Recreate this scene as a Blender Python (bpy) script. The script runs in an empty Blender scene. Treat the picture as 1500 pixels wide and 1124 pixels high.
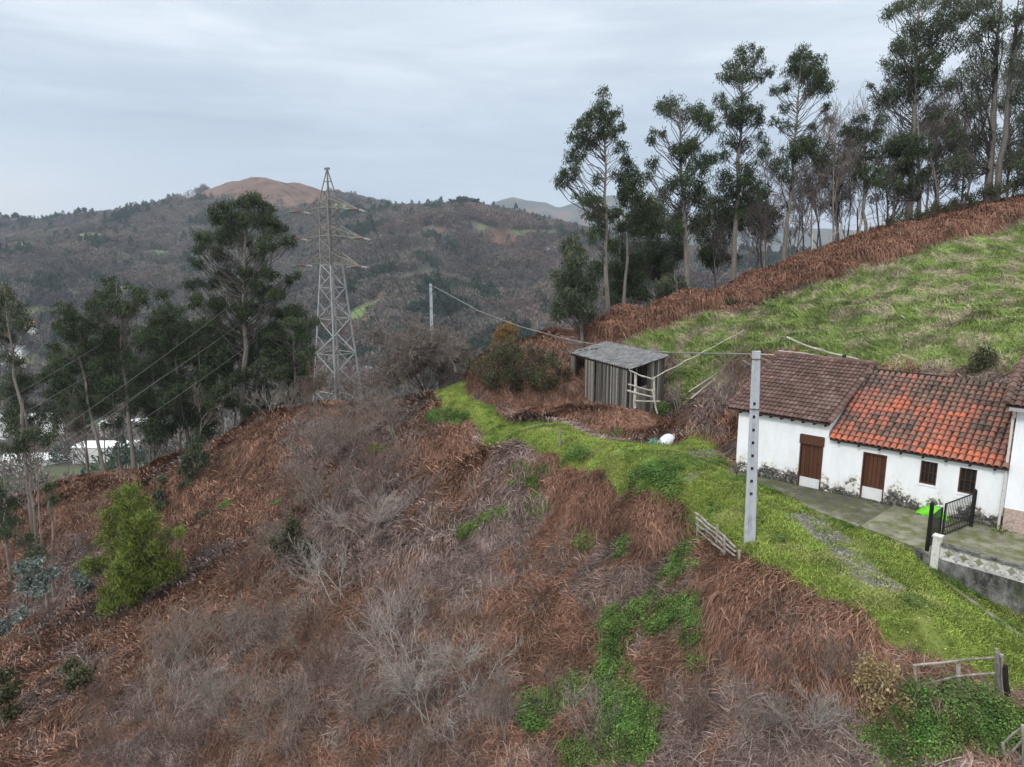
import bpy, bmesh, math, random
import numpy as np
from mathutils import Vector, Matrix
random.seed(7); RNG = np.random.default_rng(7)
scene = bpy.context.scene
COL = scene.collection
# ------------------------------------------------------------------ camera
F = 1040.0; PITCH = math.radians(11.0)
CP, SP = math.cos(PITCH), math.sin(PITCH)
cam_d = bpy.data.cameras.new("camera"); cam = bpy.data.objects.new("camera", cam_d); COL.objects.link(cam)
cam.location = (0, 0, 0); cam.rotation_euler = (math.radians(90) - PITCH, 0, 0)
cam_d.sensor_width = 36; cam_d.lens = 36 * F / 1500.0; cam_d.clip_start = 0.1; cam_d.clip_end = 20000
scene.camera = cam

def ray(u, v):
    zc = (562 - v) / F
    return np.array([(u - 750) / F, CP + SP * zc, -SP + CP * zc])
def P(u, v, D):
    """world point seen at photo pixel (u,v) whose forward distance is D"""
    r = ray(u, v); return r * (D / r[1])
def PZ(u, v, z):
    r = ray(u, v); return r * (z / r[2])
def proj(p):
    p = np.atleast_2d(p); f = p[:, 1] * CP - p[:, 2] * SP; up = p[:, 1] * SP + p[:, 2] * CP
    return 750 + F * p[:, 0] / f, 562 - F * up / f

# ------------------------------------------------------------------ numpy noise
def _h(ix, iy, s):
    n = (ix.astype(np.int64) * 374761393 + iy.astype(np.int64) * 668265263 + s * 1442695041) & 0x7fffffff
    n = (n ^ (n >> 13)) * 1274126177 & 0x7fffffff
    return ((n ^ (n >> 16)) & 0xffff) / 65535.0
def vnoise(x, y, s=0):
    xi = np.floor(x); yi = np.floor(y); fx = x - xi; fy = y - yi
    fx = fx * fx * (3 - 2 * fx); fy = fy * fy * (3 - 2 * fy)
    a = _h(xi, yi, s); b = _h(xi + 1, yi, s); c = _h(xi, yi + 1, s); d = _h(xi + 1, yi + 1, s)
    return (a * (1 - fx) + b * fx) * (1 - fy) + (c * (1 - fx) + d * fx) * fy
def fbm(x, y, s=0, o=4):
    r = 0; a = .5
    for k in range(o):
        r = r + a * (vnoise(x * 2 ** k, y * 2 ** k, s + k) - .5); a *= .5
    return r * 2
def sstep(a, b, x):
    t = np.clip((x - a) / (b - a), 0, 1); return t * t * (3 - 2 * t)

# ------------------------------------------------------------------ terrain (thin plate splines through surveyed points)
class TPS:
    def __init__(s, pts, sc, lam=0.0):
        p = np.array(pts, float); s.sc = sc; s.c = p[:, :2] / sc; n = len(p)
        K = s.k(s.c, s.c) + lam * np.eye(n); A = np.zeros((n + 3, n + 3)); A[:n, :n] = K
        Q = np.c_[np.ones(n), s.c]; A[:n, n:] = Q; A[n:, :n] = Q.T
        s.w = np.linalg.solve(A, np.r_[p[:, 2], 0, 0, 0])
    def k(s, a, b):
        r2 = ((a[:, None, :] - b[None]) ** 2).sum(-1); return np.where(r2 > 0, .5 * r2 * np.log(r2 + 1e-12), 0)
    def __call__(s, x, y):
        sh = np.shape(x); q = np.c_[np.ravel(x), np.ravel(y)] / s.sc; out = np.empty(len(q)); n = len(s.c)
        for i in range(0, len(q), 20000):
            qq = q[i:i + 20000]; out[i:i + 20000] = s.k(qq, s.c) @ s.w[:n] + s.w[n] + qq @ s.w[n + 1:]
        return out.reshape(sh)
Z = -10.0
near = [tuple(PZ(u, v, z)) for u, v, z in [
    # camera side edge of the grass track
    (645, 575, -10.4), (690, 607, -10.3), (760, 638, -10.15), (820, 662, -10.1), (880, 690, -10.05), (930, 712, -10), (1000, 742, -10), (1045, 768, -10), (1085, 800, -10),
    (1150, 835, -10), (1200, 872, -10.02), (1260, 915, -10.15), (1330, 968, -10.45), (1480, 1030, -11.1),
    # far side edge
    (690, 560, -10.4), (720, 592, -10.2), (800, 618, -10.1), (870, 640, -10), (930, 652, -10), (1000, 648, -9.9), (1060, 650, -9.9), (1077, 695, -10),
    (1180, 745, -10), (1300, 790, -10), (1450, 770, -10), (1345, 830, -10.15), (1390, 872, -10.5), (1500, 932, -11.0), (1240, 735, -10), (1240, 800, -10.0)]]
near += [tuple(P(*q)) for q in [
    # shoulder, spur crest and bracken slope
    (600, 592, 51), (560, 640, 46), (450, 602, 56), (380, 612, 57), (330, 645, 57), (260, 672, 58), (200, 690, 58), (100, 705, 57), (0, 755, 52),
    (700, 650, 41.0), (600, 750, 37), (450, 800, 37.5), (300, 850, 38), (100, 900, 40), (450, 700, 46), (250, 760, 47), (100, 800, 46.5),
    (600, 900, 28.5), (600, 1124, 21.5), (300, 1124, 24), (0, 1124, 27), (900, 1124, 18.2), (800, 900, 26), (800, 750, 32.3), (950, 850, 24.6),
    (1000, 1000, 19.4), (1150, 1124, 15.4), (1250, 1060, 16.2), (1100, 920, 19.4), (1400, 1110, 14.6), (300, 980, 31), (0, 1000, 34), (1000,800,25.6),(900,760,29.2),
    # bank beside the track, shed platform
    (740, 542, 51), (800, 575, 46.5), (850, 555, 46), (925, 604, 40), (975, 598, 41), (900, 530, 47), (880, 600, 43), (960, 625, 40.0), (1050, 560, 39.5), (1050, 615, 36.5), (1110,590,35.5),
    # hill behind the houses
    (1200, 519, 39.5), (1300, 532, 36.5), (1400, 545, 34), (1500, 548, 31.5), (1000, 520, 46), (940, 500, 49), (880, 474, 52), (1100, 480, 47), (1100, 435, 54), (1100, 409, 58),
    (1300, 450, 44), (1300, 400, 50), (1300, 345, 58), (1500, 450, 40), (1500, 350, 52), (1500, 292, 60), (1000, 444, 55), (1200, 374, 58), (1400, 310, 59)]]
near += [(12, 36.6, -9.3), (15.6, 33.2, -9.3), (19.5, 29.8, -9.2), (24, 26, -9.2), (30, 20, -9.8), (20, 10, -12.0), (30, 8, -11.8),
         (-2, 10, -18.5), (9, 6, -12.5), (15, 0, -11), (-20, 10, -26), (0, -10, -21), (-30, 0, -32), (-45, 25, -34), (-60, 40, -38),
         # behind the spur and beyond the track end
         (-6, 60, -13), (-9, 72, -18), (3, 62, -12.5), (2, 75, -20), (-22, 70, -21.5), (-21, 85, -22), (-36, 72, -27), (-50, 70, -30), (-48, 52, -24), (-58, 60, -29), (-60, 90, -42), (-30, 92, -34), (-5, 92, -29),
         # behind the right hill crest
         (8, 62, -9.5), (10, 75, -16), (20, 70, -7.5), (22, 85, -14), (35, 72, -3), (38, 88, -9), (52, 74, 2), (55, 88, -3), (58, 60, 8), (60, 40, 4.5), (50, 30, -2), (12, 58, -6.6), (10, 92, -24)]
nearT = TPS(near, 20, 1e-3)
far = [tuple(P(*q)) for q in [
    (0, 690, 380), (100, 690, 370), (200, 690, 370), (0, 600, 520), (100, 590, 520), (220, 585, 500), (0, 520, 640), (120, 500, 650), (250, 520, 600),
    (0, 440, 780), (150, 430, 800), (300, 430, 850), (0, 380, 950), (130, 355, 980), (300, 350, 1050), (0, 358, 1100), (60, 348, 1120), (100, 340, 1150), (150, 328, 1180), (200, 314, 1200), (240, 303, 1280), (270, 296, 1350),
    (300, 283, 1480), (325, 273, 1500), (345, 266, 1520), (362, 262, 1520), (390, 262, 1520), (412, 266, 1520), (430, 276, 1500), (452, 292, 1480), (475, 300, 1420), (520, 299, 1300), (580, 306, 1150), (650, 309, 1020), (700, 307, 1000),
    (722, 326, 985), (745, 347, 980), (800, 360, 980), (850, 366, 980), (930, 380, 950), (450, 400, 900), (600, 400, 800), (750, 420, 780), (450, 520, 600), (600, 520, 560), (750, 520, 560), (850, 480, 620),
    (600, 600, 430), (450, 600, 430), (800, 600, 430)]]
far += [(-600, 200, -150), (-300, 200, -125), (-120, 200, -95), (0, 200, -85), (120, 200, -80), (300, 300, -70), (-200, 120, -80), (0, 120, -42), (80, 120, -30), (150, 100, -18), (-700, 0, -150), (-300, -50, -110), (200, -50, -10), (300, 60, 5),
        (500, 500, -40), (700, 900, -20), (900, 300, 0), (-1100, 700, -30), (-1300, 1200, 60), (-900, 1700, 40), (-200, 2000, 60), (300, 1500, -40), (800, 1600, -60), (-500, 2300, 0), (700, 2300, -60), (1300, 1300, -40), (-400, 1900, 60)]
far = [(x, y, z - (9 if 850 < y < 1400 and z > 0 else 0)) for x, y, z in far]
farT = TPS(far, 300, 1e-3)
def height0(x, y):
    x = np.asarray(x, float); y = np.asarray(y, float)
    d = np.maximum(np.maximum(-58 - x, x - 56), np.maximum(y - 88, -12 - y))
    w = sstep(-4, 45, d)
    a = np.where(w < 1, nearT(np.clip(x, -75, 75), np.clip(y, -25, 110)), 0)
    b = farT(x, y)
    dist = np.hypot(x, y)
    rid = 1 - np.abs(fbm(x / 210, y / 210, 11, 3)) * 2.2
    b = b + sstep(250, 600, dist) * (34 * (rid - .62) + 8 * fbm(x / 60, y / 60, 5, 3)) * (1 - .9 * sstep(820, 1020, y)) 
    b = b + 14 * fbm(x / 70, y / 70, 66, 4) * sstep(1350, 1450, y) * sstep(1650, 1560, y)
    return a * (1 - w) + b * w
NX0, NX1, NY0, NY1, NS = -66.0, 62.0, -14.0, 96.0, 0.25
gx = np.arange(NX0, NX1 + 1e-6, NS); gy = np.arange(NY0, NY1 + 1e-6, NS)
GX, GY = np.meshgrid(gx, gy)
GH = height0(GX, GY)
def hmap(x, y, G=None):
    G = GH if G is None else G
    fx = np.clip((np.asarray(x, float) - NX0) / NS, 0, len(gx) - 1.001); fy = np.clip((np.asarray(y, float) - NY0) / NS, 0, len(gy) - 1.001)
    i = fx.astype(int); j = fy.astype(int); a = fx - i; b = fy - j
    return (G[j, i] * (1 - a) + G[j, i + 1] * a) * (1 - b) + (G[j + 1, i] * (1 - a) + G[j + 1, i + 1] * a) * b
def hit(u, v):
    """first ground point along the sight line of photo pixel (u,v)"""
    r = ray(u, v); t = np.arange(6, 130, .05); q = r[None] * (t / r[1])[:, None]
    b = q[:, 2] < hmap(q[:, 0], q[:, 1]); i = np.argmax(b)
    if not b[i]: i = len(t) - 1
    return q[i]
def inpoly(poly, x, y):
    poly = np.asarray(poly)[:, :2]; r = np.zeros(np.shape(x), bool); n = len(poly)
    for i in range(n):
        x0, y0 = poly[i]; x1, y1 = poly[(i + 1) % n]
        c = ((y0 > y) != (y1 > y)) & (x < (x1 - x0) * (y - y0) / (y1 - y0 + 1e-12) + x0); r ^= c
    return r
HL = np.array([9.9989, 30.4523]); HW = np.array([.744587, -.667526]); HN = np.array([.667526, .744587])
def hw(s, t, z=0): q = HL + HW * s + HN * t; return (q[0], q[1], -10 + z)
def zone(px): return [tuple(hit(u, v)[:2]) for u, v in px]
def blur(M, n=2):
    M = M.astype(float)
    for _ in range(n):
        M = (np.roll(M, 1, 0) + np.roll(M, -1, 0) + np.roll(M, 1, 1) + np.roll(M, -1, 1) + M * 2) / 6
    return M
track_px = [(628, 560), (634, 580), (648, 600), (695, 622), (755, 648), (818, 671), (880, 692), (930, 715), (1000, 746), (1045, 770), (1085, 803), (1150, 840), (1200, 876), (1260, 920), (1330, 972), (1400, 985), (1500, 1040),
            (1560, 1060), (1560, 950), (1500, 925), (1400, 860), (1342, 812), (1260, 778), (1180, 748), (1077, 700), (1068, 660), (1055, 636), (1000, 634), (985, 655), (930, 652), (870, 641), (800, 618), (730, 600), (690, 578), (695, 560), (670, 552)]
track = zone(track_px)
meadow = zone([(905, 503), (960, 478), (1040, 462), (1090, 458), (1150, 430), (1240, 400), (1320, 385), (1400, 352), (1500, 318), (1700, 300), (1700, 560), (1500, 552), (1400, 548), (1300, 535), (1100, 515), (1060, 575), (1000, 590), (985, 520), (940, 512)])
def blob(u, v, ru, rv, n=14, seed=0):
    rr = np.random.default_rng(seed + int(u * 7 + v))
    return zone([(u + ru * math.cos(a) * rr.uniform(.75, 1.15), v + rv * math.sin(a) * rr.uniform(.75, 1.15)) for a in np.linspace(0, 2 * math.pi, n, endpoint=False)])
apron = np.array([hw(*q)[:2] for q in [(-.6, -1.2), (-.5, .3), (.2, .2), (9, .2), (18, -4), (18, -9), (11, -7), (9, -6), (4, -4)]])
Mtrack = blur(inpoly(track, GX, GY) | inpoly(apron, GX, GY), 3); Mmead = blur(inpoly(meadow, GX, GY), 6)
nettle_px = [(768, 708, 28, 16), (735, 765, 16, 8), (790, 748, 22, 12), (705, 775, 12, 7), (860, 785, 20, 10), (920, 800, 16, 8), (985, 850, 14, 8), (960, 905, 34, 22), (1010, 905, 30, 24), (905, 935, 22, 34), (1020, 960, 18, 16), (900, 1000, 30, 30),
             (930, 1060, 50, 50), (830, 1020, 22, 16), (790, 1050, 30, 30), (690, 780, 14, 8), (1010, 820, 16, 40), (870, 1100, 60, 24), (960, 700, 36, 12), (930, 712, 24, 8), (850, 668, 20, 5), (985, 720, 22, 10), (1100, 850, 10, 8), (965, 600, 24, 10), (895, 632, 24, 7),
             (330, 745, 5, 3), (410, 738, 8, 4), (1390, 1060, 80, 40), (1330, 1100, 50, 30), (1470, 1080, 40, 40), (655, 610, 30, 8), (810,690,20,8), (1000, 775, 12, 18), (880, 880, 6, 4), (1100, 700, 10, 6), (1150, 790, 12, 6),(1120, 830, 20, 8)]
Mnet = np.zeros_like(GH)
for q in nettle_px: Mnet = np.maximum(Mnet, inpoly(blob(*q), GX, GY))
Mnet = blur(Mnet, 2)
mound = zone([(685, 560), (690, 535), (720, 515), (770, 510), (830, 520), (840, 545), (830, 575), (780, 585), (720, 580)])
Mmound = blur(inpoly(mound, GX, GY), 8)
GH = GH - .35 * np.clip(blur(Mtrack, 14) * 2.2, 0, 1) * (1 - Mtrack) * inpoly(zone([(640, 585), (700, 618), (820, 668), (930, 717), (1040, 772), (1150, 842), (1260, 922), (1200, 1000), (900, 860), (640, 700)]), GX, GY)
GH = GH + 1.0 * Mmound * (1 - Mtrack) * (.6 + .8 * vnoise(GX / 1.5, GY / 1.5, 4))
# surface relief: hummocks outside the track, bank lip along it
rough = (1 - Mtrack) * (1 - .75 * np.clip(blur(Mtrack, 26) * 2, 0, 1))
yard = np.array([hw(*q)[:2] for q in [(.15, -.5), (.6, -.65), (3.9, -2.1), (6.2, -3.0), (8.3, -3.8), (9.0, -4.1), (12, -4.3), (18, -4.3), (18, 4.2), (9.9, 4.2), (9.9, 4.0), (4, 4.0), (4, 4.8), (.2, 4.8)]])
Myard = blur(inpoly(yard, GX, GY), 3)
rough = rough * (1 - Myard)
GH = GH * (1 - Myard) + np.minimum(GH, -10.12) * Myard
GH = GH + rough * (1 - Mmead * .5) * (0.62 * fbm(GX / 2.6, GY / 2.6, 3, 4) + .12 * fbm(GX / .7, GY / .7, 9, 2)) + Mmead * .22 * fbm(GX / 1.6, GY / .8, 21, 3) + Mtrack * .05 * fbm(GX / 1.2, GY / 1.2, 8, 3)
DZx = np.gradient(GH, NS, axis=1); DZy = np.gradient(GH, NS, axis=0)
SZx = blur(DZx, 12); SZy = blur(DZy, 12)
print("terrain", GH.min(), GH.max())
# ------------------------------------------------------------------ mesh helpers
class MB:
    """collects vertices / faces with a tone value per vertex and a material slot per face"""
    def __init__(s): s.v = []; s.f = []; s.t = []; s.m = []
    def add(s, vs, fs, tone=1.0, mi=0):
        o = len(s.v); s.v.extend([tuple(map(float, q)) for q in vs]); s.t.extend([tone] * len(vs))
        for f in fs: s.f.append(tuple(i + o for i in f)); s.m.append(mi)
    def hexa(s, c, tone=1, mi=0):           # 8 corners: bottom 0-3 ccw, top 4-7
        s.add(c, [(3, 2, 1, 0), (4, 5, 6, 7), (0, 1, 5, 4), (1, 2, 6, 5), (2, 3, 7, 6), (3, 0, 4, 7)], tone, mi)
    def box(s, x0, x1, y0, y1, z0, z1, tone=1, mi=0):
        s.hexa([(x0, y0, z0), (x1, y0, z0), (x1, y1, z0), (x0, y1, z0), (x0, y0, z1), (x1, y0, z1), (x1, y1, z1), (x0, y1, z1)], tone, mi)
    def tube(s, pts, rad, n=6, tone=1, mi=0, cap=True, jit=0):
        pts = [Vector(p) for p in pts]; rr = rad if hasattr(rad, '__len__') else [rad] * len(pts); rings = []
        up = Vector((0.31, .17, .93)); o = len(s.v); prev = None
        for i, p in enumerate(pts):
            d = (pts[min(i + 1, len(pts) - 1)] - pts[max(i - 1, 0)])
            d = d.normalized() if d.length > 1e-9 else Vector((0, 0, 1))
            a = prev - d * prev.dot(d) if prev is not None else d.cross(up)
            if a.length < 1e-4: a = d.cross(Vector((1, 0, .2)))
            a.normalize(); prev = a; b = d.cross(a)
            for k in range(n):
                t = 2 * math.pi * k / n; q = rr[i] * (1 + (random.uniform(-jit, jit) if jit else 0))
                s.v.append(tuple(p + a * (q * math.cos(t)) + b * (q * math.sin(t)))); s.t.append(tone)
        for i in range(len(pts) - 1):
            for k in range(n):
                k2 = (k + 1) % n; s.f.append((o + i * n + k, o + i * n + k2, o + (i + 1) * n + k2, o + (i + 1) * n + k)); s.m.append(mi)
        if cap and n > 2:
            s.f.append(tuple(o + k for k in reversed(range(n)))); s.m.append(mi)
            e = o + (len(pts) - 1) * n; s.f.append(tuple(e + k for k in range(n))); s.m.append(mi)
    def bar(s, a, b, w, h=None, tone=1, mi=0, up=(0, 0, 1)):
        h = h or w; a = Vector(a); b = Vector(b); d = (b - a).normalized(); u = Vector(up)
        if abs(d.dot(u)) > .95: u = Vector((1, 0, 0))
        x = d.cross(u).normalized() * (w / 2); y = x.cross(d).normalized() * (h / 2)
        s.hexa([a - x - y, a + x - y, b + x - y, b - x - y, a - x + y, a + x + y, b + x + y, b - x + y], tone, mi)
    def mesh(s, name, mats, smooth=False):
        me = bpy.data.meshes.new(name); me.from_pydata(s.v, [], s.f)
        for m in (mats if isinstance(mats, (list, tuple)) else [mats]): me.materials.append(m)
        if len(set(s.m)) > 1: me.polygons.foreach_set('material_index', s.m)
        a = me.attributes.new('tone', 'FLOAT', 'POINT'); a.data.foreach_set('value', s.t)
        if smooth: me.polygons.foreach_set('use_smooth', [True] * len(me.polygons))
        me.update(); return me
    def build(s, name, mats, parent=None, smooth=False, **kw):
        o = bpy.data.objects.new(name, s.mesh(name, mats, smooth)); COL.objects.link(o)
        if parent is not None: o.parent = parent
        for k, v in kw.items(): o[k] = v
        return o
def npmesh(name, V, Q, mats, tone=None, smooth=False, n=4):
    """mesh straight from numpy arrays; Q is (k,n) faces"""
    me = bpy.data.meshes.new(name); V = np.asarray(V, np.float32); Q = np.asarray(Q, np.int32)
    me.vertices.add(len(V)); me.vertices.foreach_set('co', V.ravel())
    me.loops.add(Q.size); me.loops.foreach_set('vertex_index', Q.ravel())
    me.polygons.add(len(Q)); me.polygons.foreach_set('loop_start', np.arange(0, Q.size, n, dtype=np.int32)); me.polygons.foreach_set('loop_total', np.full(len(Q), n, np.int32))
    for m in (mats if isinstance(mats, (list, tuple)) else [mats]): me.materials.append(m)
    if tone is not None:
        a = me.attributes.new('tone', 'FLOAT', 'POINT'); a.data.foreach_set('value', np.asarray(tone, np.float32))
    if smooth: me.polygons.foreach_set('use_smooth', np.ones(len(Q), bool))
    me.update(calc_edges=True); return me
def put(name, me, parent=None, **kw):
    o = bpy.data.objects.new(name, me); COL.objects.link(o)
    if parent is not None: o.parent = parent
    for k, v in kw.items(): o[k] = v
    return o
def thing(name, label, cat, loc=(0, 0, 0), group=None):
    o = bpy.data.objects.new(name, None); COL.objects.link(o); o.location = loc; o.empty_display_size = .3
    o['label'] = label; o['category'] = cat
    if group: o['group'] = group
    return o
def tag(o, label, cat, group=None):
    o['label'] = label; o['category'] = cat
    if group: o['group'] = group
    return o
def struct(o): o['kind'] = 'structure'; return o
def stuff(o, label, cat): o['kind'] = 'stuff'; o['label'] = label; o['category'] = cat; return o

# ------------------------------------------------------------------ material helpers
class NT:
    def __init__(s, name):
        s.mat = bpy.data.materials.new(name); s.mat.use_nodes = True; s.t = s.mat.node_tree; s.b = s.t.nodes['Principled BSDF']
        s.b.inputs['Roughness'].default_value = .85; s.b.inputs['Specular IOR Level'].default_value = .25
    def n(s, ty, ins={}, **kw):
        x = s.t.nodes.new(ty)
        for k, v in kw.items(): setattr(x, k, v)
        for k, v in ins.items():
            if isinstance(v, bpy.types.NodeSocket): s.t.links.new(v, x.inputs[k])
            else: x.inputs[k].default_value = v
        return x
    def noise(s, scale, detail=4, rough=.55, vec=None, dist=0):
        x = s.n('ShaderNodeTexNoise', {'Scale': scale, 'Detail': detail, 'Roughness': rough, 'Distortion': dist})
        s.t.links.new(vec or s.pos(), x.inputs['Vector']); return x.outputs['Fac']
    def pos(s):
        if not hasattr(s, '_p'): s._p = s.n('ShaderNodeNewGeometry').outputs['Position']
        return s._p
    def obj(s):
        if not hasattr(s, '_o'): s._o = s.n('ShaderNodeTexCoord').outputs['Object']
        return s._o
    def attr(s, name): return s.n('ShaderNodeAttribute', attribute_name=name).outputs['Fac']
    def ramp(s, fac, stops, interp='LINEAR'):
        x = s.n('ShaderNodeValToRGB', {'Fac': fac}); e = x.color_ramp; e.interpolation = interp
        while len(e.elements) < len(stops): e.elements.new(.5)
        for el, (p, c) in zip(e.elements, stops):
            el.position = p; el.color = (*c, 1) if len(c) == 3 else c
        return x.outputs['Color']
    def rampf(s, fac, a, b):
        return s.n('ShaderNodeMapRange', {0: fac, 1: a, 2: b}, clamp=True).outputs[0]
    def mix(s, fac, a, b, mode='MIX'):
        x = s.n('ShaderNodeMix', data_type='RGBA', blend_type=mode)
        for i, v in ((0, fac), (6, a), (7, b)):
            if isinstance(v, bpy.types.NodeSocket): s.t.links.new(v, x.inputs[i])
            else: x.inputs[i].default_value = v if i == 0 else ((*v, 1) if len(v) == 3 else v)
        return x.outputs[2]
    def math(s, op, a, b=0.0):
        x = s.n('ShaderNodeMath', operation=op)
        for i, v in ((0, a), (1, b)):
            if isinstance(v, bpy.types.NodeSocket): s.t.links.new(v, x.inputs[i])
            else: x.inputs[i].default_value = v
        return x.outputs[0]
    def stretch(s, vec, sc, rot=(0, 0, 0)):
        return s.n('ShaderNodeMapping', {'Vector': vec, 'Scale': sc, 'Rotation': rot}).outputs[0]
    def tone(s, col, k=1.0):
        """multiply a colour by the mesh's own tone attribute"""
        a = s.attr('tone'); h = s.n('ShaderNodeVectorMath', {0: col, 'Scale': a}, operation='SCALE').outputs[0]; return h
    def out(s, col, bump=None, bs=.4, bd=.02, rough=None):
        s.t.links.new(col, s.b.inputs['Base Color'])
        if bump is not None:
            x = s.n('ShaderNodeBump', {'Height': bump, 'Strength': bs, 'Distance': bd}); s.t.links.new(x.outputs[0], s.b.inputs['Normal'])
        if rough is not None: s.b.inputs['Roughness'].default_value = rough
        return s.mat
def speckle(name, c1, c2, scale=6, bs=.4, bd=.01, rough=.85, c3=None, det=5, stretch=None, world=False):
    m = NT(name); vec = m.pos() if world else m.obj()
    if stretch: vec = m.stretch(vec, stretch)
    f = m.noise(scale, det, .6, vec); st = [(.3, c1), (.7, c2)] if c3 is None else [(.25, c1), (.5, c2), (.72, c3)]
    return m.out(m.tone(m.ramp(f, st)), f, bs, bd, rough)
def leafmat(name, ca, cb, trans=.25, scale=.5, rough=.55, rnd=True):
    """foliage: clump-scale colour change plus per-leaf tone, thin-leaf translucency"""
    m = NT(name); f = m.noise(scale, 2, .5, m.pos()); c = m.ramp(f, [(.3, ca), (.7, cb)])
    if rnd:
        r = m.n('ShaderNodeObjectInfo').outputs['Random']; c = m.mix(m.math('MULTIPLY', r, .5), c, cb)
    c = m.tone(c); m.t.links.new(c, m.b.inputs['Base Color']); m.b.inputs['Roughness'].default_value = rough
    if trans:
        tr = m.n('ShaderNodeBsdfTranslucent', {'Color': c}); ms = m.n('ShaderNodeMixShader', {0: trans, 1: m.b.outputs[0], 2: tr.outputs[0]})
        m.t.links.new(ms.outputs[0], m.t.nodes['Material Output'].inputs['Surface'])
    return m.mat
MAT = {}
MAT['bark'] = speckle('eucalyptus_bark', (.065, .055, .046), (.215, .19, .165), 3, .6, .03, c3=(.125, .108, .092), stretch=(3, 3, .5))
MAT['bark_dark'] = speckle('dark_bark', (.05, .042, .035), (.11, .095, .08), 5, .5, .02, stretch=(3, 3, .6))
MAT['twig'] = speckle('grey_twigs', (.13, .105, .09), (.26, .22, .195), 2, 0.0, .01)
MAT['twig_pale'] = speckle('pale_twigs', (.22, .195, .175), (.40, .36, .33), 2, 0.0, .01)
MAT['twig_brown'] = speckle('brown_twigs', (.10, .062, .050), (.20, .14, .12), 2, 0.0, .01)
MAT['leaf'] = leafmat('eucalyptus_leaves', (.028, .046, .022), (.080, .108, .050))
MAT['leaf_b'] = leafmat('eucalyptus_leaves_dusky', (.040, .054, .034), (.11, .13, .078))
MAT['leaf_blue'] = leafmat('blue_juvenile_leaves', (.09, .115, .10), (.24, .275, .255))
MAT['leaf_bright'] = leafmat('bright_feathery_leaves', (.026, .058, .018), (.22, .27, .045), scale=2.0)
MAT['leaf_ivy'] = leafmat('bramble_leaves', (.035, .045, .022), (.11, .11, .055), scale=1.2)
MAT['leaf_dry'] = leafmat('dry_leaves', (.22, .15, .06), (.42, .33, .18), scale=1.5)
MAT['orange_leaf'] = leafmat('orange_foliage', (.19, .11, .04), (.27, .17, .07))
MAT['wood_grey'] = speckle('weathered_wood', (.06, .052, .046), (.27, .25, .23), 5, .5, .01, c3=(.15, .135, .12), stretch=(6, 6, .8))
MAT['wood_pale'] = speckle('bleached_poles', (.26, .24, .20), (.55, .52, .46), 5, .3, .01)
MAT['wood_mid'] = speckle('weathered_fence_rails', (.12, .105, .09), (.36, .33, .29), 5, .4, .01)
MAT['shed_wood'] = speckle('dark_weathered_planks', (.03, .026, .022), (.22, .205, .185), 5, .6, .01, c3=(.095, .085, .075), stretch=(6, 6, .8))
MAT['bark_mid'] = speckle('grey_brown_bark', (.05, .043, .037), (.165, .148, .13), 3, .6, .03, c3=(.095, .083, .072), stretch=(3, 3, .5))
MAT['wood_brown'] = speckle('brown_stained_wood', (.075, .030, .018), (.105, .045, .026), 8, .2, .005, rough=.5, stretch=(8, 8, .6))
MAT['wood_dark'] = speckle('dark_timber', (.02, .015, .012), (.05, .038, .03), 8, .3, .01)
MAT['zinc'] = speckle('galvanised_steel', (.24, .25, .25), (.38, .39, .39), 1.5, 0, .01, rough=.5)
MAT['zinc_dull'] = speckle('weathered_steel', (.15, .14, .125), (.24, .225, .205), 1.5, 0, .01, rough=.6)
MAT['black_metal'] = speckle('black_painted_iron', (.010, .010, .011), (.02, .02, .021), 5, .1, .002, rough=.4)
MAT['wire'] = speckle('aluminium_wire', (.22, .23, .24), (.32, .33, .34), 1, 0, .01, rough=.5)
MAT['wire_black'] = speckle('black_cable', (.03, .03, .03), (.05, .05, .05), 1, 0, .01, rough=.5)
MAT['conc_pole'] = speckle('concrete_pole', (.22, .24, .27), (.40, .425, .46), 4, .3, .005, c3=(.31, .33, .36), stretch=(1, 1, .4))
MAT['dark'] = speckle('dark_interior', (.008, .007, .006), (.016, .014, .012), 5, 0, .01)
MAT['stone'] = speckle('rubble_stone', (.05, .047, .045), (.22, .20, .18), 6, .9, .03, c3=(.12, .11, .10))
# ------------------------------------------------------------------ world, sun, haze
w = bpy.data.worlds.new("World"); scene.world = w; w.use_nodes = True; nt = w.node_tree; bg = nt.nodes['Background']
SUN_EL, SUN_AZ = math.radians(42), math.radians(215)
class WN(NT):
    def __init__(s): s.t = nt
W = WN()
sky = W.n('ShaderNodeTexSky', sky_type='NISHITA', sun_disc=False, sun_elevation=SUN_EL, sun_rotation=SUN_AZ, dust_density=2.0)
gen = W.n('ShaderNodeTexCoord').outputs['Generated']
sep = W.n('ShaderNodeSeparateXYZ', {0: gen}).outputs
el = sep[2]
v1 = W.stretch(gen, (1, 1, 5.0)); n1 = W.noise(1.5, 5, .55, v1, .3); n2 = W.noise(3.2, 5, .6, W.stretch(gen, (1, 1, 7.0)), .5)
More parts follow.
